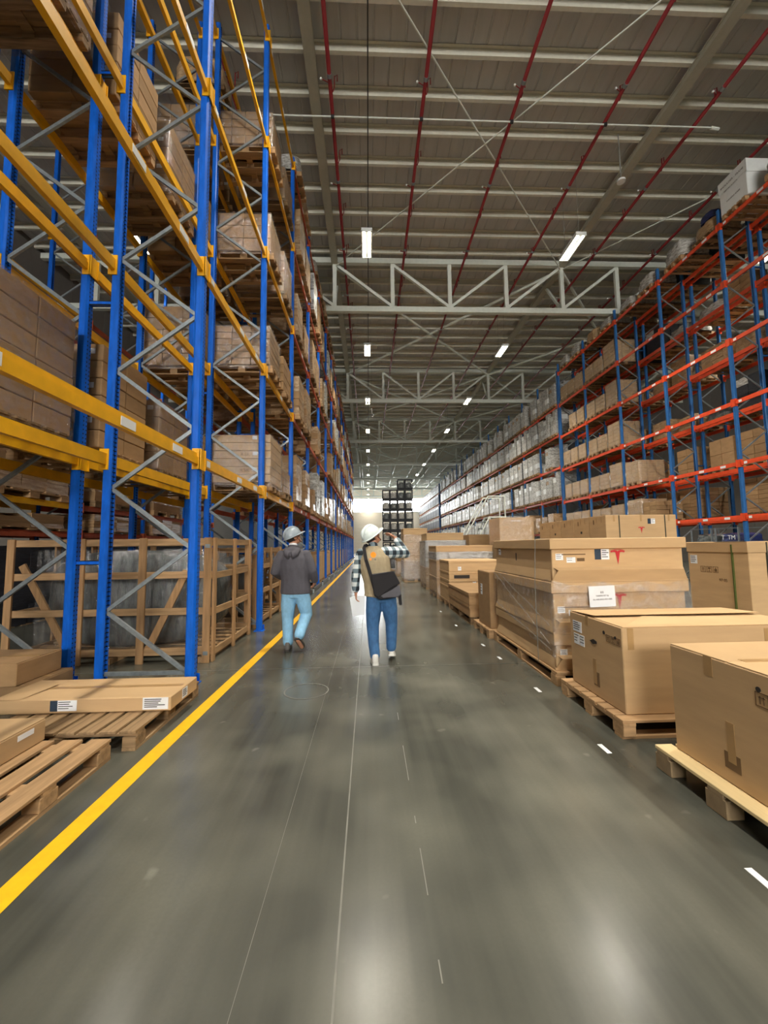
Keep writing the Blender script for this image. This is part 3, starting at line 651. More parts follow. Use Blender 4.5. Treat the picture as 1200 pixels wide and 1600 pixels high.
# ------------------------------------------------------------------ detailed pallets
def pallet(label, x0, x1, y0, y1, axis, nb, nblk=(3, 3), bottom=True, mats=('woodx', 'woody'), topm=None, bw=None, h=(.022, .078, .022, .022), blockm=None, group='wooden pallets on the floor'):
    cx, cy = (x0 + x1) / 2, (y0 + y1) / 2; dx, dy = x1 - x0, y1 - y0
    t = thing('wooden_pallet', label, 'pallet', (cx, cy, 0), 0, group)
    hb, hk, hs, hd = h; mx, my = mats
    bxs = [-dx / 2 + .05 + i * (dx - .1) / (nblk[0] - 1) for i in range(nblk[0])]; bys = [-dy / 2 + .07 + i * (dy - .14) / (nblk[1] - 1) for i in range(nblk[1])]
    zb = hb if bottom else 0
    along = axis; m_al = my if along == 'y' else mx; m_cr = mx if along == 'y' else my
    if bottom:
        for p in (bxs if along == 'y' else bys):
            if along == 'y': link('bottom_board', boxmesh('bottom_board', .1, dy, hb, my), t, (p, 0, 0))
            else: link('bottom_board', boxmesh('bottom_board', dx, .1, hb, mx), t, (0, p, 0))
    for bx in bxs:
        for by in bys: link('block', boxmesh('block', .1, .14, hk + (0 if bottom else hb), blockm or mx, .004), t, (bx, by, zb))
    zs = hb + hk
    for p in (bys if along == 'y' else bxs):
        if along == 'y': link('stringer_board', boxmesh('stringer_board', dx, .1, hs, mx), t, (0, p, zs))
        else: link('stringer_board', boxmesh('stringer_board', .1, dy, hs, my), t, (p, 0, zs))
    zd = zs + hs; span = dx if along == 'y' else dy; pitch = span / nb; w = bw or pitch * .82
    for i in range(nb):
        p = -span / 2 + w / 2 + i * (span - w) / (nb - 1)
        rz = random.uniform(-.006, .006)
        if along == 'y': link('deck_board', boxmesh('deck_board', w, dy, hd, topm or my, .003), t, (p, 0, zd), rz)
        else: link('deck_board', boxmesh('deck_board', dx, w, hd, topm or mx, .003), t, (0, p, zd), rz)
    return t
pallet('pale wooden pallet nearest the camera, carrying a carton with two white labels', -2.98, -1.86, 1.97, 3.09, 'y', 6, bw=.14, mats=('woodx', 'woody'))
pallet('weathered grey pallet under the long flat carton', -2.92, -1.75, 3.2, 4.32, 'y', 8, bw=.12, mats=('oldx', 'oldy'))
pallet('pallet with a pale clean deck under the nearest big carton', 1.915, 3.6, 1.82, 2.76, 'y', 12, nblk=(4, 3), bottom=False, mats=('plyedge', 'plyedge'), topm='ply', blockm='plyedge')
pallet('rough pallet with chipped deck ends under the carton with three round holes', 1.93, 3.6, 3.12, 4.12, 'x', 8, nblk=(4, 3), mats=('woodx', 'woody'))
pallet('long pallet under the strapped stack of emblem boxes', 1.97, 3.6, 4.3, 6.42, 'y', 9, nblk=(4, 3), mats=('woodx', 'woody'))
pallet('small pallet under the tall brown carton beside the strapped stack', 1.9, 2.95, 6.46, 7.4, 'x', 6, mats=('woodx', 'woody'))
pallet('dark pallet under the two low carton trays', 1.9, 3.2, 7.6, 9.55, 'y', 8, mats=('oldx', 'oldy'))

# ------------------------------------------------------------------ cartons on the floor
def carton(label, x0, x1, y0, y1, z0, z1, m='card', flaps='y', rz=0, tape_v=True, group='big cartons', name='carton', cat='carton'):
    cx, cy = (x0 + x1) / 2, (y0 + y1) / 2; dx, dy, dz = x1 - x0, y1 - y0, z1 - z0
    o = MB().cbox(-dx / 2, dx / 2, -dy / 2, dy / 2, 0, dz - .006, .007).obj(name, m, None, (cx, cy, z0), rz); tag(o, label, cat, group)
    if flaps == 'y':
        for s in (-1, 1): link('flap', boxmesh('flap', dx - .012, dy / 2 - .005, .006, m, .0015), o, (0, s * dy / 4, dz - .006))
        if tape_v: link('tape', boxmesh('tape', dx - .02, .06, .002, 'tape'), o, (0, 0, dz))
    elif flaps == 'x':
        for s in (-1, 1): link('flap', boxmesh('flap', dx / 2 - .005, dy - .012, .006, m, .0015), o, (s * dx / 4, 0, dz - .006))
        if tape_v: link('tape', boxmesh('tape', .06, dy - .02, .002, 'tape'), o, (0, 0, dz))
    o['dims'] = (dx, dy, dz); return o
def on_left(o, name, u, z, w, h, m, t=.002, label=None):      # a flat piece on the -X face
    dx, dy, dz = o['dims']; p = link(name, boxmesh(name, t, w, h, m), o, (-dx / 2 - t / 2, u, z))
    if label: p['label'] = label
    return p
def on_front(o, name, u, z, w, h, m, t=.002, label=None):     # on the -Y face
    dx, dy, dz = o['dims']; p = link(name, boxmesh(name, w, t, h, m), o, (u, -dy / 2 - t / 2, z))
    if label: p['label'] = label
    return p
def on_right(o, name, u, z, w, h, m, t=.002, label=None):
    dx, dy, dz = o['dims']; p = link(name, boxmesh(name, t, w, h, m), o, (dx / 2 + t / 2, u, z))
    if label: p['label'] = label
    return p
def lines_label(o, face, u, z, w, h, rows=4, label='white label with printed lines', seed=1):
    f = {'f': on_front, 'l': on_left, 'r': on_right}[face]; p = f(o, 'shipping_label', u, z, w, h, 'paper', .002, label); rs = random.Random(seed)
    b = MB()
    for r in range(rows):
        zz = h * (.86 - .8 * r / rows); ln = w * rs.uniform(.5, .85); s0 = -w * .43
        if face == 'f': b.box(s0, s0 + ln, -.0022, -.001, zz - h * .04, zz + h * .03)
        elif face == 'l': b.box(-.0022, -.001, -s0 - ln, -s0, zz - h * .04, zz + h * .03)
        else: b.box(.001, .0022, s0, s0 + ln, zz - h * .04, zz + h * .03)
    b.obj('print', 'ink', p); return p
# left side
c = carton('carton with two white labels on the pale pallet nearest the camera', -3.15, -2.33, 2.1, 3.1, .146, .30, 'card', 'x')
lines_label(c, 'r', -.05, .05, .17, .075, 3, seed=4); on_right(c, 'shipping_label', .33, .09, .13, .035, 'paper')
c = carton('long flat carton with two printed labels lying on the weathered pallet', -3.12, -1.67, 3.56, 4.08, .146, .268, 'card', 'none')
MB().add([(-.725, -.26, .122), (-.5, -.26, .12), (-.45, .1, .128), (-.73, .26, .118)], [(0, 1, 2, 3)]).obj('dented_flap', 'card', c)
link('tape', boxmesh('tape', 1.4, .05, .002, 'tape'), c, (0, .02, .117))
p = lines_label(c, 'f', -.12, .02, .16, .085, 4, seed=7); on_front(c, 'dark_label', -.225, .02, .06, .085, 'paperblue', .003, 'dark grey half of the label')
lines_label(c, 'f', .6, .015, .21, .095, 5, seed=9); lines_label(c, 'r', .0, .02, .1, .08, 4, seed=11)
c = carton('lower brown carton of the pair under the rack behind the long flat carton', -4.3, -3.13, 3.95, 4.5, .0, .26, 'card2', 'y'); on_front(c, 'shipping_label', -.2, .08, .1, .08, 'paper')
c = carton('upper brown carton of the pair under the rack behind the long flat carton', -4.35, -3.22, 3.9, 4.45, .262, .47, 'card2', 'y')
# right side: nearest
def prints(o, face, u, z, s=1.0, m='inkbrown'):
    """row of handling symbols"""
    b = MB(); T = .0025
    def rect(a0, a1, z0, z1):
        if face == 'l': dx = o['dims'][0]; b.box(-dx / 2 - T, -dx / 2 - .0005, -(u + a1), -(u + a0), z + z0, z + z1)
        else: dy = o['dims'][1]; b.box(u + a0, u + a1, -dy / 2 - T, -dy / 2 - .0005, z + z0, z + z1)
    for k in range(3):
        a = k * .1 * s
        for (p, q, r, t) in ((0, .08, 0, .005), (0, .08, .075, .08), (0, .005, 0, .08), (.075, .08, 0, .08)): rect(a + p * s, a + q * s, r * s, t * s)
        if k == 0:
            rect(a + .025 * s, a + .032 * s, .015 * s, .06 * s); rect(a + .048 * s, a + .055 * s, .015 * s, .06 * s); rect(a + .018 * s, a + .039 * s, .05 * s, .056 * s); rect(a + .041 * s, a + .062 * s, .05 * s, .056 * s)
        elif k == 1: rect(a + .02 * s, a + .06 * s, .045 * s, .065 * s); rect(a + .037 * s, a + .043 * s, .02 * s, .045 * s); rect(a + .025 * s, a + .055 * s, .013 * s, .02 * s)
        else: rect(a + .02 * s, a + .06 * s, .015 * s, .05 * s); rect(a + .035 * s, a + .045 * s, .05 * s, .066 * s)
    b.obj('printed_symbols', m, o)['label'] = 'row of printed handling symbols'
def disc_left(o, u, z, r):
    dx = o['dims'][0]; MB().tube([(-dx / 2 - .003, u, z), (-dx / 2 + .001, u, z)], r, 12).obj('round_hole', 'ink', o)
c = carton('big plain carton nearest the camera, on the pale-decked pallet', 2.02, 3.62, 1.85, 2.70, .145, .82, 'card', 'none')
for s in (-1, 1): link('flap', boxmesh('flap', 1.59, .418, .006, 'card', .0015), c, (0, s * .213, .669))
link('tape', boxmesh('tape', .9, .05, .002, 'tape'), c, (-.25, .0, .675))
on_left(c, 'tape', .12, .56, .06, .115, 'tape', .002); on_left(c, 'tape', .0, .12, .05, .22, 'tape', .002)
disc_left(c, -.19, .585, .014); prints(c, 'l', .17, .5, .9); on_left(c, 'scuff', .0, .08, .1, .09, 'inkbrown', .0015, 'dark scuffed stain')
c = carton('carton with three round holes and a label sheet, on the chipped pallet', 2.02, 3.6, 3.21, 4.05, .146, .826, 'card', 'none', rz=-.004)
for s in (-1, 1): link('flap', boxmesh('flap', 1.56, .412, .006, 'card', .0015), c, (0, s * .212, .674 + (.012 if s > 0 else 0))).rotation_euler = (-.05 if s > 0 else 0, .0, 0)
b = MB().add([(-.78, -.42, .676), (.4, -.42, .676), (.4, -.12, .69), (-.4, -.1, .705)], [(0, 1, 2), (0, 2, 3)]); b.obj('lifted_flap', 'card', c)
on_front(c, 'tape', -.72, .50, .05, .17, 'tape'); on_front(c, 'tape', .42, .53, .06, .12, 'tape'); on_left(c, 'tape', .1, .6, .05, .08, 'tape')
for (u, z, r) in ((-.17, .585, .016), (-.33, .575, .013)): disc_left(c, u, z, r)
MB().prism([(0, 0), (.05, .012), (.11, -.012), (.06, -.035), (.0, -.02)], 'x', -.794, -.789).obj('torn_hole', 'ink', c, (0, -.05, .48))
lines_label(c, 'l', .28, .5, .16, .1, 4, seed=21); lines_label(c, 'l', .3, .38, .1, .1, 3, seed=22); lines_label(c, 'l', .2, .38, .08, .1, 3, seed=23)
on_left(c, 'tape', .0, .1, .05, .22, 'tape'); on_left(c, 'scuff', -.02, .09, .09, .12, 'inkbrown', .0015, 'dark scuffed stain'); prints(c, 'l', .2, .52, .7)
# emblem: a tapering red T under an arc
def emblem(parent, x, y, z, s):
    b = MB(); n = 10
    def arc(r, t): return (r * math.sin(t), r * math.cos(t) - 1.0)
    def band(r0, r1, a0, a1):
        P = [arc(r1, a0 + (a1 - a0) * i / n) for i in range(n + 1)] + [arc(r0, a1 - (a1 - a0) * i / n) for i in range(n + 1)]
        k = len(P); vs = [(p[0] * s, yy, p[1] * s) for yy in (0, .002) for p in P]
        b.add(vs, [tuple(range(k)), tuple(range(k, 2 * k))[::-1]] + [(i, (i + 1) % k, k + (i + 1) % k, k + i) for i in range(k)])
    band(.965, 1.0, -.52, .52)
    for sg in (-1, 1):
        P = [(sg * .05, -.1), (sg * .2, -.075), (sg * .49, -.16), (sg * .45, -.235), (sg * .3, -.2), (sg * .155, -.215), (sg * .0, -1.03), (sg * .0, -.18)]
        k = len(P); vs = [(p[0] * s, yy, p[1] * s) for yy in (0, .002) for p in P]
        b.add(vs, [tuple(range(k)), tuple(range(k, 2 * k))[::-1]] + [(i, (i + 1) % k, k + (i + 1) % k, k + i) for i in range(k)])
    o = b.obj('emblem', 'red', parent, (x, y, z)); o['label'] = 'red tapering T emblem'; return o
# the strapped stack: three shallow tray boxes
sx0, sx1, sy0, sy1 = 2.0, 3.53, 4.37, 6.36
def traybox(label, z0, z1, lid, sk, off):
    dx, dy, dz = sx1 - sx0, sy1 - sy0, z1 - z0
    t = MB().cbox(-dx / 2 + .02, dx / 2 - .02, -dy / 2 + .02, dy / 2 - .02, .002, dz - .01, .008).obj('tray_box', 'card', None, ((sx0 + sx1) / 2 + off, (sy0 + sy1) / 2, z0)); tag(t, label, 'box', 'emblem boxes in the strapped stack')
    t['dims'] = (dx - .04, dy - .04, dz)
    a, b_ = dx / 2, dy / 2
    l = MB().cbox(-a - .006, a + .006, -b_ - .006, b_ + .006, dz - lid, dz, .008)
    for sg in (-1, 1): l.add([(sg * (a + .007), -b_ - .007, dz - lid), (sg * (a - .07), -b_ - .007, dz - lid * .1), (sg * (a + .007), -b_ - .007, dz)], [(0, 1, 2)])
    l.obj('lid', 'card', t)
    # sloping base skirt that flares out towards the bottom
    r0 = [(-a + .045, -b_ + .045), (a - .045, -b_ + .045), (a - .045, b_ - .045), (-a + .045, b_ - .045)]; r0 = [(-a + .02, -b_ + .018), (a - .02, -b_ + .018), (a - .02, b_ - .02), (-a + .02, b_ - .02)]
    r1 = [(-a + .05, -b_ - .03), (a - .05, -b_ - .03), (a - .02, b_ + .0), (-a - .0, b_ + .0)]
    q = MB()
    q.add([(-a + .06, -b_ - .035, sk), (a - .06, -b_ - .035, sk), (a + .0, -b_ - .004, .014), (-a, -b_ - .004, .014)], [(0, 1, 2, 3)])
    q.add([(-a + .06, -b_ - .035, sk), (a - .06, -b_ - .035, sk), (a - .03, -b_ + .018, sk + .03), (-a + .03, -b_ + .018, sk + .03)], [(0, 1, 2, 3)])
    q.add([(-a + .016, b_ - .06, sk), (-a + .016, -b_ + .06, sk), (-a - .006, -b_, .014), (-a - .006, b_, .014)], [(0, 1, 2, 3)])
    q.box(-a - .004, a + .004, -b_ - .006, b_ + .004, .0, .014); q.obj('base_skirt', 'cardin' if False else 'card', t)
    return t
b3 = traybox('bottom emblem box of the strapped stack, on the long pallet', .146, .52, .12, .12, .0)
b2 = traybox('middle emblem box of the strapped stack, behind film with a white notice', .522, 1.075, .12, .13, -.005)
b1 = traybox('top emblem box of the strapped stack, with clean lid and row of labels', 1.077, 1.555, .12, .13, .0)
for b_, zz, ex in ((b1, .355, .0), (b2, .43, -.005)): emblem(b_, ex, -(sy1 - sy0) / 2 + .014, zz, .165)
for b_, z1_, sd in ((b1, .24, 3), (b2, .22, 5)):
    lines_label(b_, 'f', -.66, z1_, .085, .07, 3, seed=sd); lines_label(b_, 'f', -.53, z1_ - .03, .1, .06, 2, seed=sd + 1)
    on_front(b_, 'barcode_print', -.42, z1_ - .015, .085, .035, 'inkbrown', .003); on_front(b_, 'printed_line', -.5, z1_ + .055, .27, .012, 'inkbrown', .003)
on_front(b1, 'dark_label', -.225, .24, .07, .115, 'paperblue', .003, 'dark blue half of the label'); lines_label(b1, 'f', -.14, .24, .09, .115, 4, seed=8)
lines_label(b3, 'f', -.66, .14, .08, .07, 3, seed=10); lines_label(b3, 'f', -.52, .1, .08, .07, 3, seed=12)
lines_label(b1, 'l', .78, .26, .1, .16, 3, seed=14, label='pale hanging tag'); on_left(b1, 'tape', .1, .2, .03, .1, 'ink')
# notice sheet
nt = MB().box(-.145, .145, -.002, 0, 0, .225).obj('paper_notice', 'paper', None, (2.535, sy0 - .035, .81), 0); tag(nt, 'white paper notice with three typed lines taped on the film of the strapped stack', 'notice')
nt.rotation_euler = (0, -.03, 0)
text('E/S', .03, 'ink', nt, (0, -.0035, .155), FRONT); text('TARPA N°16', .026, 'ink', nt, (0, -.0035, .118), FRONT); text('AL AIR-BAG 001-005', .024, 'ink', nt, (0, -.0035, .08), FRONT)
# film round the two lower boxes
def stack_film():
    rs = random.Random(5); vs = []; a0, a1, c0, c1 = sx0 - .016, sx1 + .016, sy0 - .02, sy1 + .016
    per = [(a0, c1 + (c0 - c1) * i / 20) for i in range(20)] + [(a0 + (a1 - a0) * i / 16, c0) for i in range(17)]
    rows = 9
    for r in range(rows + 1):
        for i, (x, y) in enumerate(per):
            u = i / (len(per) - 1)
            if i <= 20: zt = 1.07 - .04 * math.sin(i * .9); zb = .62 - .36 * (i / 20) + .02 * math.sin(i * 1.7)
            else: zt = 1.06 - .0 * u + .02 * math.sin(i * 1.3); zb = .27 + .32 * min(1, (i - 20) / 8)
            o = rs.uniform(-.006, .014)
            vs.append((x - (o if i <= 20 else 0), y - (o if i >= 20 else 0), zb + (zt - zb) * r / rows))
    N = len(per); return MB().add(vs, [(r * N + k, r * N + k + 1, (r + 1) * N + k + 1, (r + 1) * N + k) for r in range(rows) for k in range(N - 1)]).mesh('film', 'film', True)
o = tag(link('stretch_film', stack_film()), 'clear crinkled stretch film round the middle of the strapped stack', 'film')
ro = MB()
for (p, q) in (((sx0 - .03, 6.3, 1.06), (sx0 - .034, 4.42, .42)), ((sx0 - .03, 6.1, 1.07), (sx0 - .034, 4.4, .62)), ((sx0 - .03, 6.3, .62), (sx0 - .034, 4.4, .36))):
    ro.tube([Vector(p).lerp(Vector(q), i / 6) + Vector((0, 0, .01 * math.sin(i * 2))) for i in range(7)], .007, 5)
ro.obj('rolled_edge', 'filmtight', o)['label'] = 'rope-like twisted film edge'
def strap(label, pts, m, w=.014):
    b = MB()
    for i in range(len(pts) - 1): b.bar(pts[i], pts[i + 1], w, .003, 0, (0, 1, 0) if abs(pts[i][1] - pts[i + 1][1]) < .01 else (1, 0, 0))
    return tag(b.obj('strap', m), label, 'strap')
strap('thin pale strap running down the stack of emblem boxes beside the pallet corner', [(sx0 - .04, 4.72, .15), (sx0 - .045, 4.72, 1.0), (sx0 - .02, 4.72, 1.557), (sx1, 4.72, 1.559)], 'joint', .007)
# other staged goods
c = carton('tall brown carton with a hanging tag beside the strapped stack', 1.95, 2.9, 6.52, 7.2, .146, 1.05, 'card2', 'y', group='staged cartons'); lines_label(c, 'l', .12, .5, .1, .18, 3, seed=31, label='pale hanging tag')
def tray(label, x0, x1, y0, y1, z0, z1, m='card', lid=.06, group='low carton trays'):
    o = carton(label, x0, x1, y0, y1, z0, z1, m, 'none', group=group, name='carton_tray', cat='carton'); dx, dy, dz = o['dims']
    MB().cbox(-dx / 2 - .008, dx / 2 + .008, -dy / 2 - .008, dy / 2 + .008, dz - lid, dz, .006).obj('lid', m, o); return o
tray('lower of the two low carton trays beside the aisle', 1.88, 3.2, 7.58, 9.5, .146, .37, 'card2'); tray('upper of the two low carton trays beside the aisle', 1.87, 3.2, 7.56, 9.52, .372, .60, 'card2')
pallet('pallet under the four pale trays with a dark hand slot', 1.92, 3.3, 9.66, 11.0, 'x', 7, nblk=(3, 3), mats=('woodx', 'woody'))
for k, (z0, z1, nm) in enumerate(((.146, .5, 'lowest'), (.502, .66, 'second'), (.662, .85, 'third'), (.852, 1.12, 'topmost'))):
    o = tray(f'{nm} of the four pale trays stacked behind the low carton trays', 1.93, 3.25, 9.7, 10.95, z0, z1, 'card', .05, 'pale trays in a stack of four')
    if k == 2: on_front(o, 'hand_slot', -.35, .03, .38, .08, 'ink', .004, 'dark hand slot')
    if k in (1, 3): lines_label(o, 'f', -.05 if k == 1 else -.4, .03, .08, .09, 2, seed=40 + k)
def wrapped_stage(label, x0, x1, y0, y1, tiers, band=None, name='wrapped_load'):
    """a wrapped floor load with its own pallet, tiers = (z0, z1, material, inset)"""
    cx, cy = (x0 + x1) / 2, (y0 + y1) / 2; t = thing(name, label, 'wrapped load', (cx, cy, 0), 0, 'wrapped loads on the floor')
    k = link('pallet', cached(('fp', round(x1 - x0, 2), round(y1 - y0, 2)), lambda: flat_pallet(('woodx',), x1 - x0, y1 - y0)), t)
    for (z0, z1, m, ins) in tiers:
        dx, dy = x1 - x0 - 2 * ins, y1 - y0 - 2 * ins; link('carton', boxmesh('carton', dx, dy, z1 - z0 - .004, m, .01), t, (0, 0, z0))
        link('carton_lid', boxmesh('carton_lid', dx + .014, dy + .014, min(.05, (z1 - z0) * .3), m, .006), t, (0, 0, z1 - min(.05, (z1 - z0) * .3) - .002))
    top = tiers[-1][1]
    if band:
        z0, z1 = band; link('film_wrap', film_shell(x1 - x0 + .01, y1 - y0 + .01, z1, len(label), 'filmtight', False, z0), t)['label'] = 'white bunched stretch film'
    link('film_wrap', film_shell(x1 - x0, y1 - y0, tiers[-1][0], len(label) + 3, 'film', False, .05), t)['label'] = 'clear stretch film'
    return t
wrapped_stage('wide carton load with a band of white film behind the four pale trays', 1.9, 3.5, 11.3, 12.7, [(.146, .6, 'card', 0), (.602, 1.08, 'card', 0), (1.082, 1.3, 'wrapwhite', -.006), (1.302, 1.48, 'card', .0)], (1.06, 1.31))
wrapped_stage('film-wrapped load with white side and slim carton on top, behind the banded one', 1.95, 3.35, 13.8, 15.3, [(.146, .75, 'wrapbrown', 0), (.752, 1.66, 'wrapwhite', 0), (1.662, 1.92, 'card', .06)], (.7, 1.6))
c = carton('wide brown carton stack beside the white-sided wrapped load', 3.5, 4.75, 13.9, 15.0, .146, 1.85, 'card2', 'y', group='staged cartons')
pallet('pallet under the wide brown carton beside the white-sided load', 3.5, 4.75, 13.9, 15.0, 'x', 6)
wrapped_stage('tall stack of five brown cartons over a wrapped base, beyond the white-sided load', 1.45, 2.45, 16.7, 17.9, [(.146, .86, 'wrapbrown', -.0)] + [(.862 + .27 * k, 1.13 + .27 * k, 'card', .0) for k in range(5)], (.15, .8))
wrapped_stage('squat brown wrapped load at the aisle edge beyond the five-carton stack', 1.4, 2.6, 20.2, 21.4, [(.146, .7, 'wrapbrown', 0), (.702, 1.2, 'card2', .0)])
wrapped_stage('dim wrapped load at the aisle edge before the stacked crates', 1.3, 2.5, 24.2, 25.4, [(.146, .8, 'wrapdark', 0), (.802, 1.3, 'card2', 0)])
# film-sided box and the row of emblem cartons
c = carton('film-sided carton standing tall between the pale trays and the orange rack', 3.63, 4.6, 11.0, 11.95, .146, 2.24, 'card', 'y', group='staged cartons')
link('film_wrap', film_shell(.98, .96, 2.1, 8, 'film', False, .3), c)['label'] = 'clear stretch film'
for k, u in enumerate((-.12, -.05, .04, .09)): on_front(c, 'shipping_label', u, 1.98, .05, .035, 'paper')
pallet('pallet under the film-sided tall carton', 3.6, 4.65, 10.95, 12.0, 'x', 6)
for k in range(5):
    y0 = 7.5 + k * .6
    c = carton('emblem carton with two dark straps, front of the row of tall cartons' if k == 0 else f'slotted tall carton, {ORD[k]} behind the strapped emblem carton', 4.53, 5.92, y0, y0 + .58, .146, 2.03, 'card', 'none', group='row of tall cartons')
    for s in (-1, 1): link('flap', boxmesh('flap', .69, .57, .006, 'card', .0015), c, (s * .348, 0, 1.878))
    on_left(c, 'slot', .12, 1.72, .03, .09, 'inkbrown', .003, 'dark vertical slot'); on_left(c, 'tape', -.15, 1.75, .03, .1, 'tape'); on_left(c, 'tape', .02, 1.75, .025, .1, 'tape')
    if k % 2: on_left(c, 'torn_hole', .0, 1.55, .06, .05, 'ink', .003, 'torn dark hole')
    if k == 0:
        for u in (-.43, .47): on_front(c, 'strap', u, 0, .02, 1.88, 'strap', .003, 'dark strap')
        emblem(c, .0, -.294, 1.66, .13); on_front(c, 'dark_label', .16, 1.71, .06, .1, 'paperblue', .003); lines_label(c, 'f', .235, 1.71, .08, .1, 3, seed=52)
        for u in (-.53, -.0, .55): on_front(c, 'tape', u, 1.76, .035, .12, 'tape')
pallet('long pallet under the row of tall emblem cartons', 4.5, 5.95, 7.48, 10.5, 'x', 14, nblk=(3, 4))
c = carton('tall strapped carton with lid behind the strapped stack, towards the orange rack', 5.06, 6.36, 5.2, 6.22, .146, 1.46, 'card', 'none', group='staged cartons')
dx, dy, dz = c['dims']; MB().cbox(-dx / 2 - .012, dx / 2 + .012, -dy / 2 - .012, dy / 2 + .012, dz - .12, dz + .035, .008).obj('lid', 'card', c)
MB().add([(-dx / 2 - .014, .0, dz + .036), (-dx / 2 - .014, -dy / 2, dz + .036), (dx / 2, -dy / 2, dz + .036), (dx / 2, 0, dz + .036)], [(0, 1, 2, 3)]).obj('lid_flap', 'card', c)
lines_label(c, 'l', .4, 1.02, .13, .13, 4, seed=61); prints(c, 'l', -.28, .9, 1.1); text('97 05', .06, 'inkbrown', c, (-dx / 2 - .003, -.1, .8), LEFTF)
on_left(c, 'strap', -.28, 0, .018, 1.31, 'strapgreen', .02, 'green strap'); on_front(c, 'strap', -.4, 0, .016, 1.34, 'strap', .016, 'dark strap')
on_front(c, 'dark_label', -.26, 1.02, .06, .12, 'paperblue', .003); lines_label(c, 'f', -.17, 1.02, .1, .12, 4, seed=63); lines_label(c, 'f', -.16, .8, .09, .1, 3, seed=64)
pallet('pallet under the tall strapped carton with lid', 5.0, 6.4, 5.15, 6.3, 'x', 7, nblk=(3, 3))
# rolling stair
t = thing('rolling_stair', 'pale green rolling warehouse stair with slanted handrails in front of the white goods', 'stair', (4.7, 16, 0))
link('platform', boxmesh('platform', .7, .7, .05, 'white_steel'), t, (.4, 0, 2.55))
for yy in (-.33, .33):
    for (p, q) in (((.1, yy, 0), (.1, yy, 2.6)), ((.72, yy, 0), (.72, yy, 2.6)), ((-1.3, yy, .1), (.1, yy, 2.6)), ((-1.45, yy, .9), (.05, yy, 3.4)), ((.72, yy, 2.6), (.72, yy, 3.4)), ((.05, yy, 3.4), (.72, yy, 3.4))): MB().tube([p, q], .025, 6).obj('rail_tube', 'white_steel', t)
for k in range(9): link('step', boxmesh('step', .2, .62, .03, 'galv'), t, (-1.2 + .15 * k, 0, .27 + .265 * k))
for a in (-1.2, .7):
    for yy in (-.33, .33): MB().tube([(a, yy - .02, .06), (a, yy + .02, .06)], .06, 10).obj('wheel', 'dark', t)
# stacked cages at the end of the aisle
def cage_mesh():
    b = MB(); w, d, h = .62, .8, .9
    for a in (-1, 1):
        for c_ in (-1, 1): b.box(a * w / 2 - .035, a * w / 2 + .035, c_ * d / 2 - .03, c_ * d / 2 + .03, 0, h)
    b.box(-w / 2, w / 2, -d / 2, d / 2, 0, .14); b.box(-w / 2, w / 2, -d / 2 - .02, -d / 2 + .02, h - .1, h); return b.mesh('frame', 'wrapdark')
CG = cage_mesh(); SKW = lumpy(.54, .72, .55, 'wrapwhite', 12); SKD = lumpy(.54, .72, .5, 'wrapgrey', 13)
for ci in range(4):
    for k in range(7):
        t = thing('stacking_crate', f'dark stacking crate, {ORD[k + 1]} from the floor in the {ORD[ci + 1]} column', 'crate', (1.62 + .68 * ci, 36 + .0 * ci, .93 * k + (.3 if ci > 1 and k > 5 else 0) * 0), 0, 'crates stacked at the aisle end')
        link('frame', CG, t); link('goods', SKD if (ci * 3 + k) % 4 == 0 or (k == 6 and ci > 1) else SKW, t, (0, 0, .02))
for ci in (2, 3):
    t = thing('stacking_crate', f'topmost dark stacking crate of the {"third" if ci == 2 else "fourth"} column at the aisle end', 'crate', (1.62 + .68 * ci, 36, .93 * 7), 0, 'crates stacked at the aisle end'); link('frame', CG, t); link('goods', SKD, t, (0, 0, .02))

# ------------------------------------------------------------------ crates with wrapped shells in the aisle rack
def crate(label, x0, x1, y0, y1, h, nside=3):
    t = thing('wooden_crate', label, 'crate', (x0, y0, 0), 0, 'open wooden crates'); dx, dy = x1 - x0, y1 - y0
    fx = [0.05, dx * .36, dx * .66, dx - .05]
    for i, a in enumerate(fx):
        for b in (0, dy): link('post', boxmesh('post', .095, .03, h - (0 if i in (0, 3) else 0), 'woodz', .003), t, (a, b + (.0 if b == 0 else 0), 0))
    for z in (.1, .62, 1.1, h - .1):
        for b in (.03, dy - .03): link('rail', boxmesh('rail_x', dx, .028, .09, 'woodx', .003), t, (dx / 2, b, z))
    for a in (0, dx):
        for k in range(nside):
            b = .08 + k * (dy - .16) / (nside - 1); link('post', boxmesh('post_s', .03, .095, h, 'woodz', .003), t, (a + (.015 if a else -.015), b, 0))
        for z in (.06, .6, 1.08, h - .1): link('rail', boxmesh('rail_y', .028, dy - .1, .09, 'woody', .003), t, (a + (-.014 if a else .014), dy / 2, z))
    MB().bar((dx - .85, .065, .12), (dx - .35, .065, 1.2), .09, .028, 0, (0, 1, 0)).obj('diagonal_brace', 'woodz', t); MB().bar((.15, .065, 1.3), (.8, .065, .15), .09, .028, 0, (0, 1, 0)).obj('diagonal_brace', 'woodz', t)
    for k in range(7): link('floor_board', boxmesh('floor_board', dx - .06, .11, .022, 'woodx', .002), t, (dx / 2, .12 + k * (dy - .24) / 6, .1))
    for k in range(3): link('skid', boxmesh('skid', .1, dy, .075, 'woody', .003), t, (.1 + k * (dx - .2) / 2, dy / 2, 0))
    for z in (h - .14, .1): link('steel_clip', boxmesh('steel_clip', .06, .006, .05, 'galv'), t, (dx - .05, -.018, z))
    return t
crate('long open wooden crate in the aisle rack holding big film-wrapped grey shells', -4.75, -2.1, 5.5, 7.28, 1.64)
crate('second open wooden crate beyond the first, under the aisle rack', -3.3, -2.1, 7.75, 9.75, 1.5)
crate('third open wooden crate behind the man in the grey jacket', -3.2, -2.15, 10.45, 12.4, 1.45)
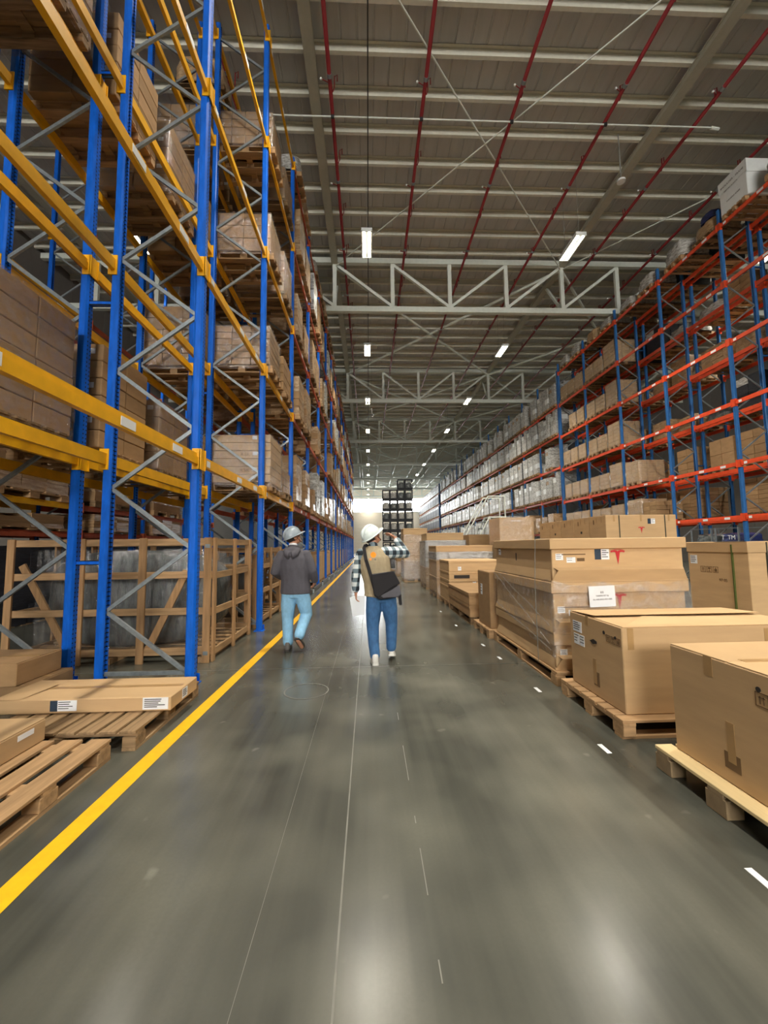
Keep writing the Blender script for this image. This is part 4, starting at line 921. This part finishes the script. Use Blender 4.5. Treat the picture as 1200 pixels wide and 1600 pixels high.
def shell(label, x0, x1, y, th, h, seed):
    rs = random.Random(seed); n = 36; b = MB(); cx = (x0 + x1) / 2; w = (x1 - x0) / 2; rows = []
    prof = []
    for i in range(n):
        t = 2 * PI * i / n; c_, s_ = math.cos(t), math.sin(t); p = 3.2
        r = 1 / ((abs(c_) ** p + abs(s_) ** p) ** (1 / p)); prof.append((c_ * r * w, h / 2 + s_ * r * h / 2))
    for q, (yy, sc) in enumerate(((-th / 2, .7), (-th / 2 + .03, .93), (-th / 4, 1), (th / 4, 1), (th / 2 - .03, .93), (th / 2, .7))):
        for (px, pz) in prof: rows.append((px * sc + rs.uniform(-.012, .012), yy + rs.uniform(-.015, .015), h / 2 + (pz - h / 2) * sc + rs.uniform(-.008, .008)))
    vs = rows + [(0, -th / 2 - .05, h / 2), (0, th / 2 + .03, h / 2)]
    fs = [(q * n + i, q * n + (i + 1) % n, (q + 1) * n + (i + 1) % n, (q + 1) * n + i) for q in range(5) for i in range(n)] + [(i, (i + 1) % n, 6 * n) for i in range(n)] + [(5 * n + i, 5 * n + (i + 1) % n, 6 * n + 1) for i in range(n)]
    o = b.add(vs, fs).obj('wrapped_shell', 'wrapgrey', None, (cx, y, .125), smooth=True); tag(o, label, 'wrapped shell', 'film-wrapped grey shells')
    f = MB(); n2 = 26; vs = []
    for r in range(7):
        for k in range(n2 + 1):
            u = k / n2; vs.append(((-w - .03) + u * (2 * w + .06), -th / 2 - .075 - rs.uniform(0, .03) * (1 if 0 < k < n2 else 0), .02 + (h + .0) * r / 6 * (1 - .0 * u)))
    f.add(vs, [(r * (n2 + 1) + k, r * (n2 + 1) + k + 1, (r + 1) * (n2 + 1) + k + 1, (r + 1) * (n2 + 1) + k) for r in range(6) for k in range(n2)])
    fo = f.obj('film_sheet', 'filmshell', o, smooth=True); fo['label'] = 'glossy clear film sheet'; return o
M['filmshell'] = film_mat('hanging_film', .06, .5, (5, 5, 1.0))
shell('grey curved shell in clear film at the front of the long open crate', -4.55, -2.28, 6.1, .5, 1.35, 1)
shell('second grey curved shell in clear film at the back of the long open crate', -4.5, -2.3, 6.8, .4, 1.3, 2)
shell('grey curved shell in film inside the second open crate', -3.15, -2.25, 8.6, .9, 1.2, 3)
# tall cartons on the floor of the aisle rack and the guard rail
k = 0
for b in range(5, 13):
    for s in range(3):
        k += 1
        c = carton(f'tall tan carton at floor level in the {ORD[b + 1]} bay of the aisle rack, {["near", "middle", "far"][s]} one', -2.95, -2.02, yl[b] + .15 + .87 * s, yl[b] + .93 + .87 * s, .146, 1.15 + .1 * ((k * 7) % 3 == 0), 'card', 'x', group='tall tan cartons under the aisle rack')
    t = thing('wooden_pallet', f'long pallet under the tall tan cartons, {ORD[b + 1]} bay of the aisle rack', 'pallet', (-2.48, yl[b] + 1.41, 0), PI / 2, 'pallets under the tall tan cartons')
    link('pallet_body', cached('lp', lambda: flat_pallet(('woodx',), 2.6, .95)), t)
t = thing('guard_rail', 'low black guard rail along the foot of the aisle rack', 'guard rail', (-1.84, 11, 0))
for k in range(16):
    link('rail_section', boxmesh('rail_section', .06, 2.2, .14, 'dark', .01), t, (0, 1.1 + 2.6 * k, 0)); link('rail_foot', boxmesh('rail_foot', .09, .2, .1, 'galv', .005), t, (0, 2.4 + 2.6 * k, 0))
# ------------------------------------------------------------------ people
M['skin'] = mat('skin', '#b98468', .5, var=.05)
M['hair'] = mat('dark_hair', '#2a211c', .7)
M['jacket'] = mat('charcoal_jacket_cloth', '#4e4c53', .85, var=.1, nscale=(6, 6, 3), ns=3, bump=.35)
M['denimlight'] = mat('light_blue_denim', '#86b7d8', .8, var=.12, nscale=(8, 8, 5), ns=3, bump=.4)
M['denim'] = mat('blue_denim', '#3a6592', .8, var=.2, nscale=(8, 8, 5), ns=3, bump=.4)
M['hatgrey'] = mat('grey_hat_plastic', '#8f9aa3', .25, var=.03)
M['hatwhite'] = mat('white_hat_plastic', '#d8e4e2', .3, var=.03)
M['shoegrey'] = mat('grey_shoe', '#5d5a56', .7, var=.2)
M['shoewhite'] = mat('white_shoe', '#d9d8d2', .55, var=.06)
M['sole'] = mat('dark_shoe_sole', '#33302d', .8)
M['bag'] = mat('black_bag_cloth', '#1d1b1e', .85, var=.1)
M['baggrey'] = mat('grey_bag_panel', '#55545a', .8, var=.1)
def plaid():
    t = NT('checked_shirt_cloth'); b = t.b; b.inputs['Roughness'].default_value = .85
    tc = t.n.new('ShaderNodeTexCoord'); sp = t.n.new('ShaderNodeSeparateXYZ'); t.l(tc.outputs['Object'], sp.inputs[0])
    def st(o): return t.math('LESS_THAN', t.math('FLOORED_MODULO', o, .115), .058)
    a = st(t.math('ADD', sp.outputs['X'], t.math('MULTIPLY', sp.outputs['Y'], .6))); c = st(sp.outputs['Z'])
    s = t.math('MULTIPLY', t.math('ADD', a, c), .5)
    r = t.n.new('ShaderNodeValToRGB'); r.color_ramp.interpolation = 'CONSTANT'; e = r.color_ramp.elements
    e[0].position = 0; e[0].color = (*lin('#dfe5e4'), 1); e[1].position = .3; e[1].color = (*lin('#6f8088'), 1); n = e.new(.8); n.color = (*lin('#1a232c'), 1)
    t.l(s, r.inputs[0]); t.l(r.outputs[0], b.inputs['Base Color']); return t.m
M['plaid'] = plaid()
def vest():
    t = NT('khaki_vest_cloth'); b = t.b; b.inputs['Roughness'].default_value = .85
    tc = t.n.new('ShaderNodeTexCoord'); sp = t.n.new('ShaderNodeSeparateXYZ'); t.l(tc.outputs['Object'], sp.inputs[0])
    back = t.math('LESS_THAN', sp.outputs['Y'], 0)
    def disc(x, z, r):
        dx = t.math('SUBTRACT', sp.outputs['X'], x); dz = t.math('SUBTRACT', sp.outputs['Z'], z)
        d = t.math('SQRT', t.math('ADD', t.math('MULTIPLY', dx, dx), t.math('MULTIPLY', dz, dz)))
        d = t.math('ADD', d, t.math('MULTIPLY', t.noise(t.coord((40, 40, 40)), 2), .012))
        return t.math('MULTIPLY', t.math('LESS_THAN', d, r), back)
    base = t.mix(t.noise(t.coord((8, 8, 5)), 3), lin('#938467'), lin('#b5a587'))
    c = t.mix(disc(-.11, 1.385, .042), base, lin('#f08a1c')); c = t.mix(disc(-.145, 1.33, .022), c, lin('#e89a5a')); c = t.mix(disc(-.085, 1.325, .018), c, lin('#7c7668'))
    t.l(c, b.inputs['Base Color']); t.bump(t.noise(t.coord((8, 8, 5)), 5, 4), .4); return t.m
M['vest'] = vest()
def soft(mb, name, m, parent, voxel=.009, it=3):
    me = bpy.data.meshes.new(name); me.from_pydata(mb.v, [], mb.f); me.materials.append(M[m])
    import bmesh
    bm = bmesh.new(); bm.from_mesh(me); bmesh.ops.recalc_face_normals(bm, faces=bm.faces); bm.to_mesh(me); bm.free()
    o = bpy.data.objects.new(name, me); COL.objects.link(o)
    if parent: o.parent = parent
    r = o.modifiers.new('fuse', 'REMESH'); r.mode = 'VOXEL'; r.voxel_size = voxel; r.use_smooth_shade = True
    s = o.modifiers.new('relax', 'SMOOTH'); s.iterations = it; s.factor = .5
    return o
def spine(mb, rows, back=0):
    """rows: (x, y, z, rx, ry)"""
    P = [Vector(r[:3]) for r in rows]; R = []
    for i, r in enumerate(rows):
        d = (P[min(i + 1, len(P) - 1)] - P[max(i - 1, 0)]).normalized(); R.append((P[i], r[3], r[4], d, (1, 0, 0)))
    return mb.loft(R)
def frame(fwd, up):
    f = Vector(fwd).normalized(); u = Vector(up); u = (u - f * u.dot(f)).normalized(); r = f.cross(u); return Matrix((r, f, u)).transposed()
def xf(mb, start, mtx, loc):
    loc = Vector(loc)
    for i in range(start, len(mb.v)): mb.v[i] = tuple(mtx @ Vector(mb.v[i]) + loc)
def head(mb, c, R):
    s = len(mb.v)
    mb.ball((0, -.005, .015), (.076, .097, .105)); mb.ball((0, .03, -.062), (.056, .062, .062)); mb.ball((0, .095, -.022), (.015, .024, .026)); mb.ball((0, .075, .025), (.05, .022, .014))
    for sx in (-1, 1): mb.ball((sx * .077, -.002, -.012), (.013, .026, .036)); mb.ball((sx * .04, .072, -.03), (.025, .016, .02))
    mb.ball((0, .088, -.067), (.025, .012, .011)); mb.ball((0, .078, -.105), (.025, .022, .02))
    xf(mb, s, R, c)
def hand(mb, wrist, d, n, side, curl=.5, scale=1.0):
    """d: direction of the fingers, n: palm normal (fingers curl to it), side: direction of the thumb"""
    d = Vector(d).normalized(); n = Vector(n); n = (n - d * n.dot(d)).normalized(); w = d.cross(n)
    if w.dot(Vector(side)) < 0: w = -w
    p = Vector(wrist); k = scale
    mb.loft([(p + d * a * k, b * k, c * k, d, w) for a, b, c in ((-.01, .02, .02), (0, .027, .019), (.03, .037, .018), (.065, .042, .016), (.088, .038, .013), (.094, .03, .009))])
    for i, (off, ln) in enumerate(((.031, .068), (.0105, .077), (-.0105, .071), (-.031, .055))):
        q = p + d * .085 * k + w * off * k; pts = [q]; dirn = d.copy(); 
        for s_, f in enumerate((.45, .32, .23)):
            ang = curl * (.5 + .45 * s_ + .12 * i); dirn = (d * math.cos(ang) + n * math.sin(ang)).normalized(); q = q + dirn * ln * f * k; pts.append(q)
        mb.limb(pts, [.0092 * k, .0086 * k, .008 * k, .0068 * k], w)
    q = p + d * .03 * k + w * .033 * k
    mb.limb([q, q + (w * .7 + d * .6 + n * .3).normalized() * .035 * k, q + (w * .7 + d * .6 + n * .3).normalized() * .035 * k + (w * .25 + d * .85 + n * .45).normalized() * .03 * k], [.0125 * k, .0105 * k, .0085 * k], n)
def hat(parent, c, R, m):
    b = MB(); n = 28; rows = 8; vs = []
    for r in range(rows + 1):
        t = PI / 2 * r / rows
        for k in range(n):
            a = 2 * PI * k / n; ridge = 1 + .018 * max(0, 1 - abs(math.cos(a)) * 5) * (r < rows)
            vs.append((.122 * math.cos(a) * math.cos(t) * (.99), (.142 * math.sin(a)) * math.cos(t), .02 + .135 * math.sin(t) * ridge))
    fs = [(r * n + k, r * n + (k + 1) % n, (r + 1) * n + (k + 1) % n, (r + 1) * n + k) for r in range(rows) for k in range(n)]
    b.add(vs, fs); vs = []
    for zz in (.014, .022):
        for r in range(2):
            for k in range(n):
                a = 2 * PI * k / n; e = r * (.016 + .05 * max(0, math.sin(a)) ** 2); vs.append(((.122 + e * .8) * math.cos(a), (.142 + e) * math.sin(a), zz - .012 * r * max(0, math.sin(a)) - .004 * r))
    fs = []
    for k in range(n):
        k2 = (k + 1) % n; fs += [(k, k2, n + k2, n + k), (2 * n + k, 3 * n + k, 3 * n + k2, 2 * n + k2), (n + k, n + k2, 3 * n + k2, 3 * n + k)]
    b.add(vs, fs); b.tube([(0, .142 * math.cos(t), .022 + .137 * math.sin(t)) for t in [PI * i / 12 for i in range(1, 12)]], .011, 8)
    for sx in (-.05, .05): b.tube([(sx, .125 * math.cos(t), .02 + .127 * math.sin(t)) for t in [PI * i / 12 for i in range(2, 11)]], .007, 6)
    xf(b, 0, R, c); o = b.obj('hard_hat', m, parent, smooth=True)
    s = MB().tube([(-.08, .0, .015), (-.07, .04, -.06), (-.03, .075, -.115), (.03, .075, -.115), (.07, .04, -.06), (.08, .0, .015)], .004, 6)
    xf(s, 0, R, c); s.obj('chin_strap', 'ink', parent); return o
def eyes(parent, c, R):
    for sx in (-.032, .032):
        e = MB().ball((sx, .084, -.003), (.012, .008, .007), 8); xf(e, 0, R, c); e.obj('eye', 'paper', parent, smooth=True)
        e = MB().ball((sx, .0905, -.003), (.005, .004, .005), 8); xf(e, 0, R, c); e.obj('pupil', 'ink', parent, smooth=True)
        e = MB().ball((sx, .09, .02), (.018, .006, .004), 8); xf(e, 0, R, c); e.obj('eyebrow', 'hair', parent, smooth=True)
def hair(parent, c, R):
    h = MB().ball((0, -.024, .012), (.081, .09, .096)); xf(h, 0, R, c); return h.obj('hair', 'hair', parent, smooth=True)
def shoe(parent, name, heel, toe_dir, up, m, solem):
    R = frame(toe_dir, up); u = MB(); prof = ((-.062, .022, .03, .05), (-.05, .035, .045, .05), (-.02, .038, .055, .052), (.03, .038, .05, .048), (.08, .043, .038, .036), (.13, .046, .03, .03), (.175, .038, .024, .026), (.2, .016, .014, .022))
    u.loft([((0, y, z), w, h, (0, 1, 0), (1, 0, 0)) for y, w, h, z in prof]); u.limb([(0, -.025, .05), (0, -.03, .11)], [.042, .04]); xf(u, 0, R, heel)
    o = u.obj(name, m, parent, smooth=True)
    s = MB(); pr = [(w + .004, y) for y, w, h, z in prof]; P = [(a, b) for a, b in pr] + [(-a, b) for a, b in pr[::-1]]
    s.prism(P, 'z', -.004, .022); xf(s, 0, R, heel); s.obj('sole', solem, o, smooth=False)
    l = MB()
    for k in range(4): l.tube([(-.025, .045 + .02 * k, .088 - .009 * k), (.025, .045 + .02 * k, .088 - .009 * k)], .004, 5)
    xf(l, 0, R, heel); l.obj('lace', solem if m == 'shoegrey' else 'ink', o); return o
# the man in the khaki vest
px, py = .17, 5.3
hc = (-.125, .04, 1.625); HR = frame((.62, .5, .55), (-.55, -.3, .8))
LW, RW_ = (-.34, .05, .90), (.205, .27, 1.60)
b = MB(); spine(b, [(-.02, 0, .84, .15, .1), (-.03, 0, .95, .155, .1), (-.06, 0, 1.1, .14, .09), (-.09, 0, 1.27, .165, .105), (-.1, 0, 1.4, .15, .09), (-.1, .01, 1.47, .07, .06)])
b.limb([(-.1, .0, 1.44), (-.115, .025, 1.56)], [.06, .055]); head(b, hc, HR)
b.limb([(-.26, 0, 1.4), (-.33, -.01, 1.13), LW], [.05, .042, .028]); b.limb([(.06, 0, 1.4), (.32, .1, 1.395), RW_], [.05, .042, .028])
b.limb([(-.1, 0, .88), (-.12, 0, .48), (-.1, -.05, .1)], [.085, .055, .04]); b.limb([(.08, 0, .88), (.11, .06, .5), (.11, .1, .14)], [.085, .055, .04])
b.limb([(-.1, -.07, .06), (-.1, .1, .04)], [.035, .03]); b.limb([(.11, .09, .1), (.12, .24, .045)], [.035, .03])
hand(b, LW, (-.05, .15, -1), (.9, .2, 0), (0, 1, .0), .75); hand(b, RW_, (-.75, .25, .55), (-.2, -.3, -.8), (.0, -1, -.1), .45)
pr = soft(b, 'person', 'skin', None, .006, 2); pr.location = (px, py, 0)
tag(pr, 'person in white hard hat and khaki vest walking away, right hand raised to the face', 'person')
hat(pr, hc, HR, 'hatwhite'); hair(pr, hc, HR); eyes(pr, hc, HR)
b = MB(); spine(b, [(-.035, 0, .84, .205, .145), (-.03, 0, .9, .2, .14), (-.055, 0, 1.05, .185, .13), (-.085, -.01, 1.22, .205, .14), (-.1, -.01, 1.34, .205, .132), (-.105, 0, 1.43, .17, .105), (-.105, .0, 1.475, .1, .075), (-.105, 0, 1.5, .07, .062)])
soft(b, 'vest', 'vest', pr, .009, 4)
b = MB(); b.limb([(-.255, 0, 1.405), (-.295, -.005, 1.28), (-.34, -.01, 1.12), (-.345, .03, .98), (-.34, .045, .935)], [.078, .07, .06, .053, .05]); soft(b, 'shirt_sleeve', 'plaid', pr, .008)['label'] = 'checked sleeve hanging down'
b = MB(); b.limb([(.03, .0, 1.405), (.18, .04, 1.41), (.33, .1, 1.39), (.27, .19, 1.49), (.225, .25, 1.565)], [.085, .078, .064, .057, .052]); soft(b, 'shirt_sleeve', 'plaid', pr, .008)['label'] = 'checked sleeve of the raised arm'
b = MB(); b.limb([(-.108, -.0, 1.475), (-.112, .01, 1.515)], [.066, .062]); soft(b, 'shirt_collar', 'plaid', pr, .008)
b = MB(); spine(b, [(-.015, 0, .78, .15, .11), (-.02, 0, .86, .178, .125), (-.025, 0, .93, .175, .12)])
b.limb([(-.1, -.005, .84), (-.115, -.015, .64), (-.125, 0, .46), (-.115, -.03, .25), (-.1, -.05, .11)], [.108, .1, .081, .07, .066]); b.limb([(.075, -.005, .84), (.1, .02, .66), (.12, .06, .5), (.12, .08, .3), (.115, .09, .17)], [.108, .1, .081, .07, .066])
soft(b, 'jeans', 'denim', pr, .009, 4)
MB().prism([(-.2, -.13), (.165, -.13), (.165, .13), (-.2, .13)], 'z', .905, .94) and None
shoe(pr, 'shoe', (-.1, -.06, .006), (-.08, 1, 0), (0, 0, 1), 'shoewhite', 'shoewhite'); shoe(pr, 'shoe', (.12, .1, .062), (.1, 1, -.28), (0, .28, 1), 'shoewhite', 'shoewhite')
# messenger bag, papers
bt = thing('messenger_bag', 'black messenger bag with grey panel slung across the back of the khaki vest', 'bag', (px + .055, py - .2, 1.0)); BR_ = Matrix.Rotation(-.02, 3, 'Y')
def bagpiece(name, prof, y0, y1, m, c=.0):
    return soft(MB().prism(prof, 'y', y0, y1), name, m, bt, .008, 5)
bagpiece('bag_body', [(-.19, .14), (.08, .17), (.12, .04), (.175, -.1), (.14, -.14), (-.1, -.165), (-.16, -.12)], -.055, .05, 'bag')
bagpiece('bag_flap', [(-.2, .15), (.085, .185), (.165, .03), (.06, -.02), (-.11, -.14), (-.165, -.1)], -.075, -.04, 'bag')
p_ = bagpiece('bag_panel', [(.155, .02), (.178, -.1), (.13, -.14), (-.05, -.145), (-.09, -.115), (.05, -.05)], -.068, -.05, 'baggrey'); p_['label'] = 'grey lower panel of the bag'
MB().bar((-.18, -.078, .145), (.0, -.078, .172), .006, .012, 0, (0, 1, 0)).obj('zip_trim', 'baggrey', bt)
sp_ = [(-.02, .37, .32), (-.19, .3, .47), (-.265, .2, .512), (-.285, .09, .47), (-.26, .035, .33), (-.22, .03, .2), (-.185, .0, .08), (-.15, -.02, -.05), (-.1, -.02, -.14)]
b = MB()
for i in range(len(sp_) - 1): b.bar(sp_[i], (Vector(sp_[i + 1]) + (Vector(sp_[i + 1]) - Vector(sp_[i])) * .06), .042, .008, 0, (0, 1, .3))
b.obj('bag_strap', 'bag', bt)
b = MB().bar((.155, -.02, -.1), (.17, -.02, -.24), .04, .006, 0, (0, 1, 0)); b.obj('loose_strap_end', 'bag', bt)
pt = thing('paper_sheets', 'sheaf of white papers held in the lowered hand of the person in khaki vest', 'papers', (px - .315, py + .06, .6))
for k in range(3):
    s_ = link('sheet', boxmesh('sheet', .15, .0015, .25, 'paper'), pt, (.006 * k, .014 * (k - 1), 0), .5); s_.rotation_euler = (.03 * k, -.16 + .1 * k, .35 - .25 * k)
# the man in the charcoal jacket
qx, qy = -1.08, 6.05
hc = (-.05, .03, 1.645); HR = frame((.72, .5, .42), (-.38, -.2, .9))
LW, RW_ = (-.22, .2, 1.04), (.27, .08, .985)
b = MB(); spine(b, [(0, 0, .82, .15, .1), (-.01, 0, .95, .15, .1), (-.02, 0, 1.1, .15, .095), (-.03, 0, 1.27, .165, .11), (-.035, 0, 1.4, .15, .09), (-.04, .01, 1.48, .07, .06)])
b.limb([(-.04, 0, 1.45), (-.045, .02, 1.57)], [.06, .056]); head(b, hc, HR)
b.limb([(-.19, 0, 1.39), (-.29, -.03, 1.13), LW], [.05, .042, .028]); b.limb([(.13, 0, 1.39), (.24, -.03, 1.15), RW_], [.05, .042, .028])
b.limb([(-.09, 0, .86), (-.11, .03, .48), (-.1, -.03, .1)], [.085, .055, .04]); b.limb([(.08, 0, .86), (.15, .05, .5), (.07, -.17, .22)], [.085, .055, .04])
b.limb([(-.1, -.04, .06), (-.11, .12, .04)], [.035, .03]); b.limb([(.07, -.17, .18), (.105, -.06, .06)], [.035, .03])
hand(b, LW, (.55, .75, .1), (.2, -.2, -.9), (0, 0, 1), .6); hand(b, RW_, (-.3, .5, -.8), (-.9, 0, .1), (0, 1, .3), .6)
ql = soft(b, 'person', 'skin', None, .006, 2); ql.location = (qx, qy, 0)
tag(ql, 'person in grey hard hat, charcoal hooded jacket and light jeans walking along the yellow line', 'person')
hat(ql, hc, HR, 'hatgrey'); hair(ql, hc, HR); eyes(ql, hc, HR)
b = MB(); spine(b, [(.0, 0, .815, .222, .15), (.0, 0, .86, .225, .15), (-.005, 0, 1.02, .21, .145), (-.02, -.01, 1.2, .215, .148), (-.03, -.01, 1.32, .21, .14), (-.035, 0, 1.41, .175, .115), (-.04, 0, 1.475, .1, .085), (-.04, .01, 1.52, .075, .072)])
b.limb([(-.2, 0, 1.385), (-.255, -.015, 1.27), (-.3, -.03, 1.13), (-.26, .09, 1.08), (-.235, .16, 1.05)], [.082, .076, .068, .06, .055])
b.limb([(.14, 0, 1.385), (.2, -.015, 1.27), (.25, -.03, 1.14), (.265, .03, 1.05), (.27, .07, 1.0)], [.082, .076, .068, .06, .054])
b.limb([(-.12, -.075, 1.455), (-.1, -.13, 1.4), (-.05, -.155, 1.37), (.01, -.13, 1.4), (.04, -.075, 1.455)], [.045, .055, .06, .055, .045]); b.ball((-.045, -.09, 1.45), (.1, .06, .055))
soft(b, 'hooded_jacket', 'jacket', ql, .009, 4)
b = MB(); b.limb([(-.042, .008, 1.5), (-.044, .014, 1.535)], [.066, .062]); soft(b, 'shirt_collar', 'paper', ql, .008)['label'] = 'pale shirt collar'
b = MB(); spine(b, [(-.005, 0, .76, .16, .115), (0, 0, .85, .185, .13), (0, 0, .92, .18, .125)])
b.limb([(-.095, 0, .82), (-.11, .015, .64), (-.118, .03, .47), (-.11, 0, .27), (-.1, -.03, .12)], [.112, .106, .087, .077, .074]); b.limb([(.09, 0, .82), (.125, .03, .65), (.15, .055, .5), (.11, -.06, .36), (.08, -.15, .24)], [.112, .106, .09, .078, .074])
soft(b, 'jeans', 'denimlight', ql, .009, 4)
shoe(ql, 'shoe', (-.1, -.04, .006), (-.05, 1, 0), (0, 0, 1), 'shoegrey', 'sole'); shoe(ql, 'shoe', (.065, -.165, .165), (.25, .85, -.75), (.1, .7, .9), 'shoegrey', 'sole')
bad = {k: v for k, v in LABELS.items() if len(v) > 1}
if bad: print('DUPLABELS', list(bad.items())[:10])
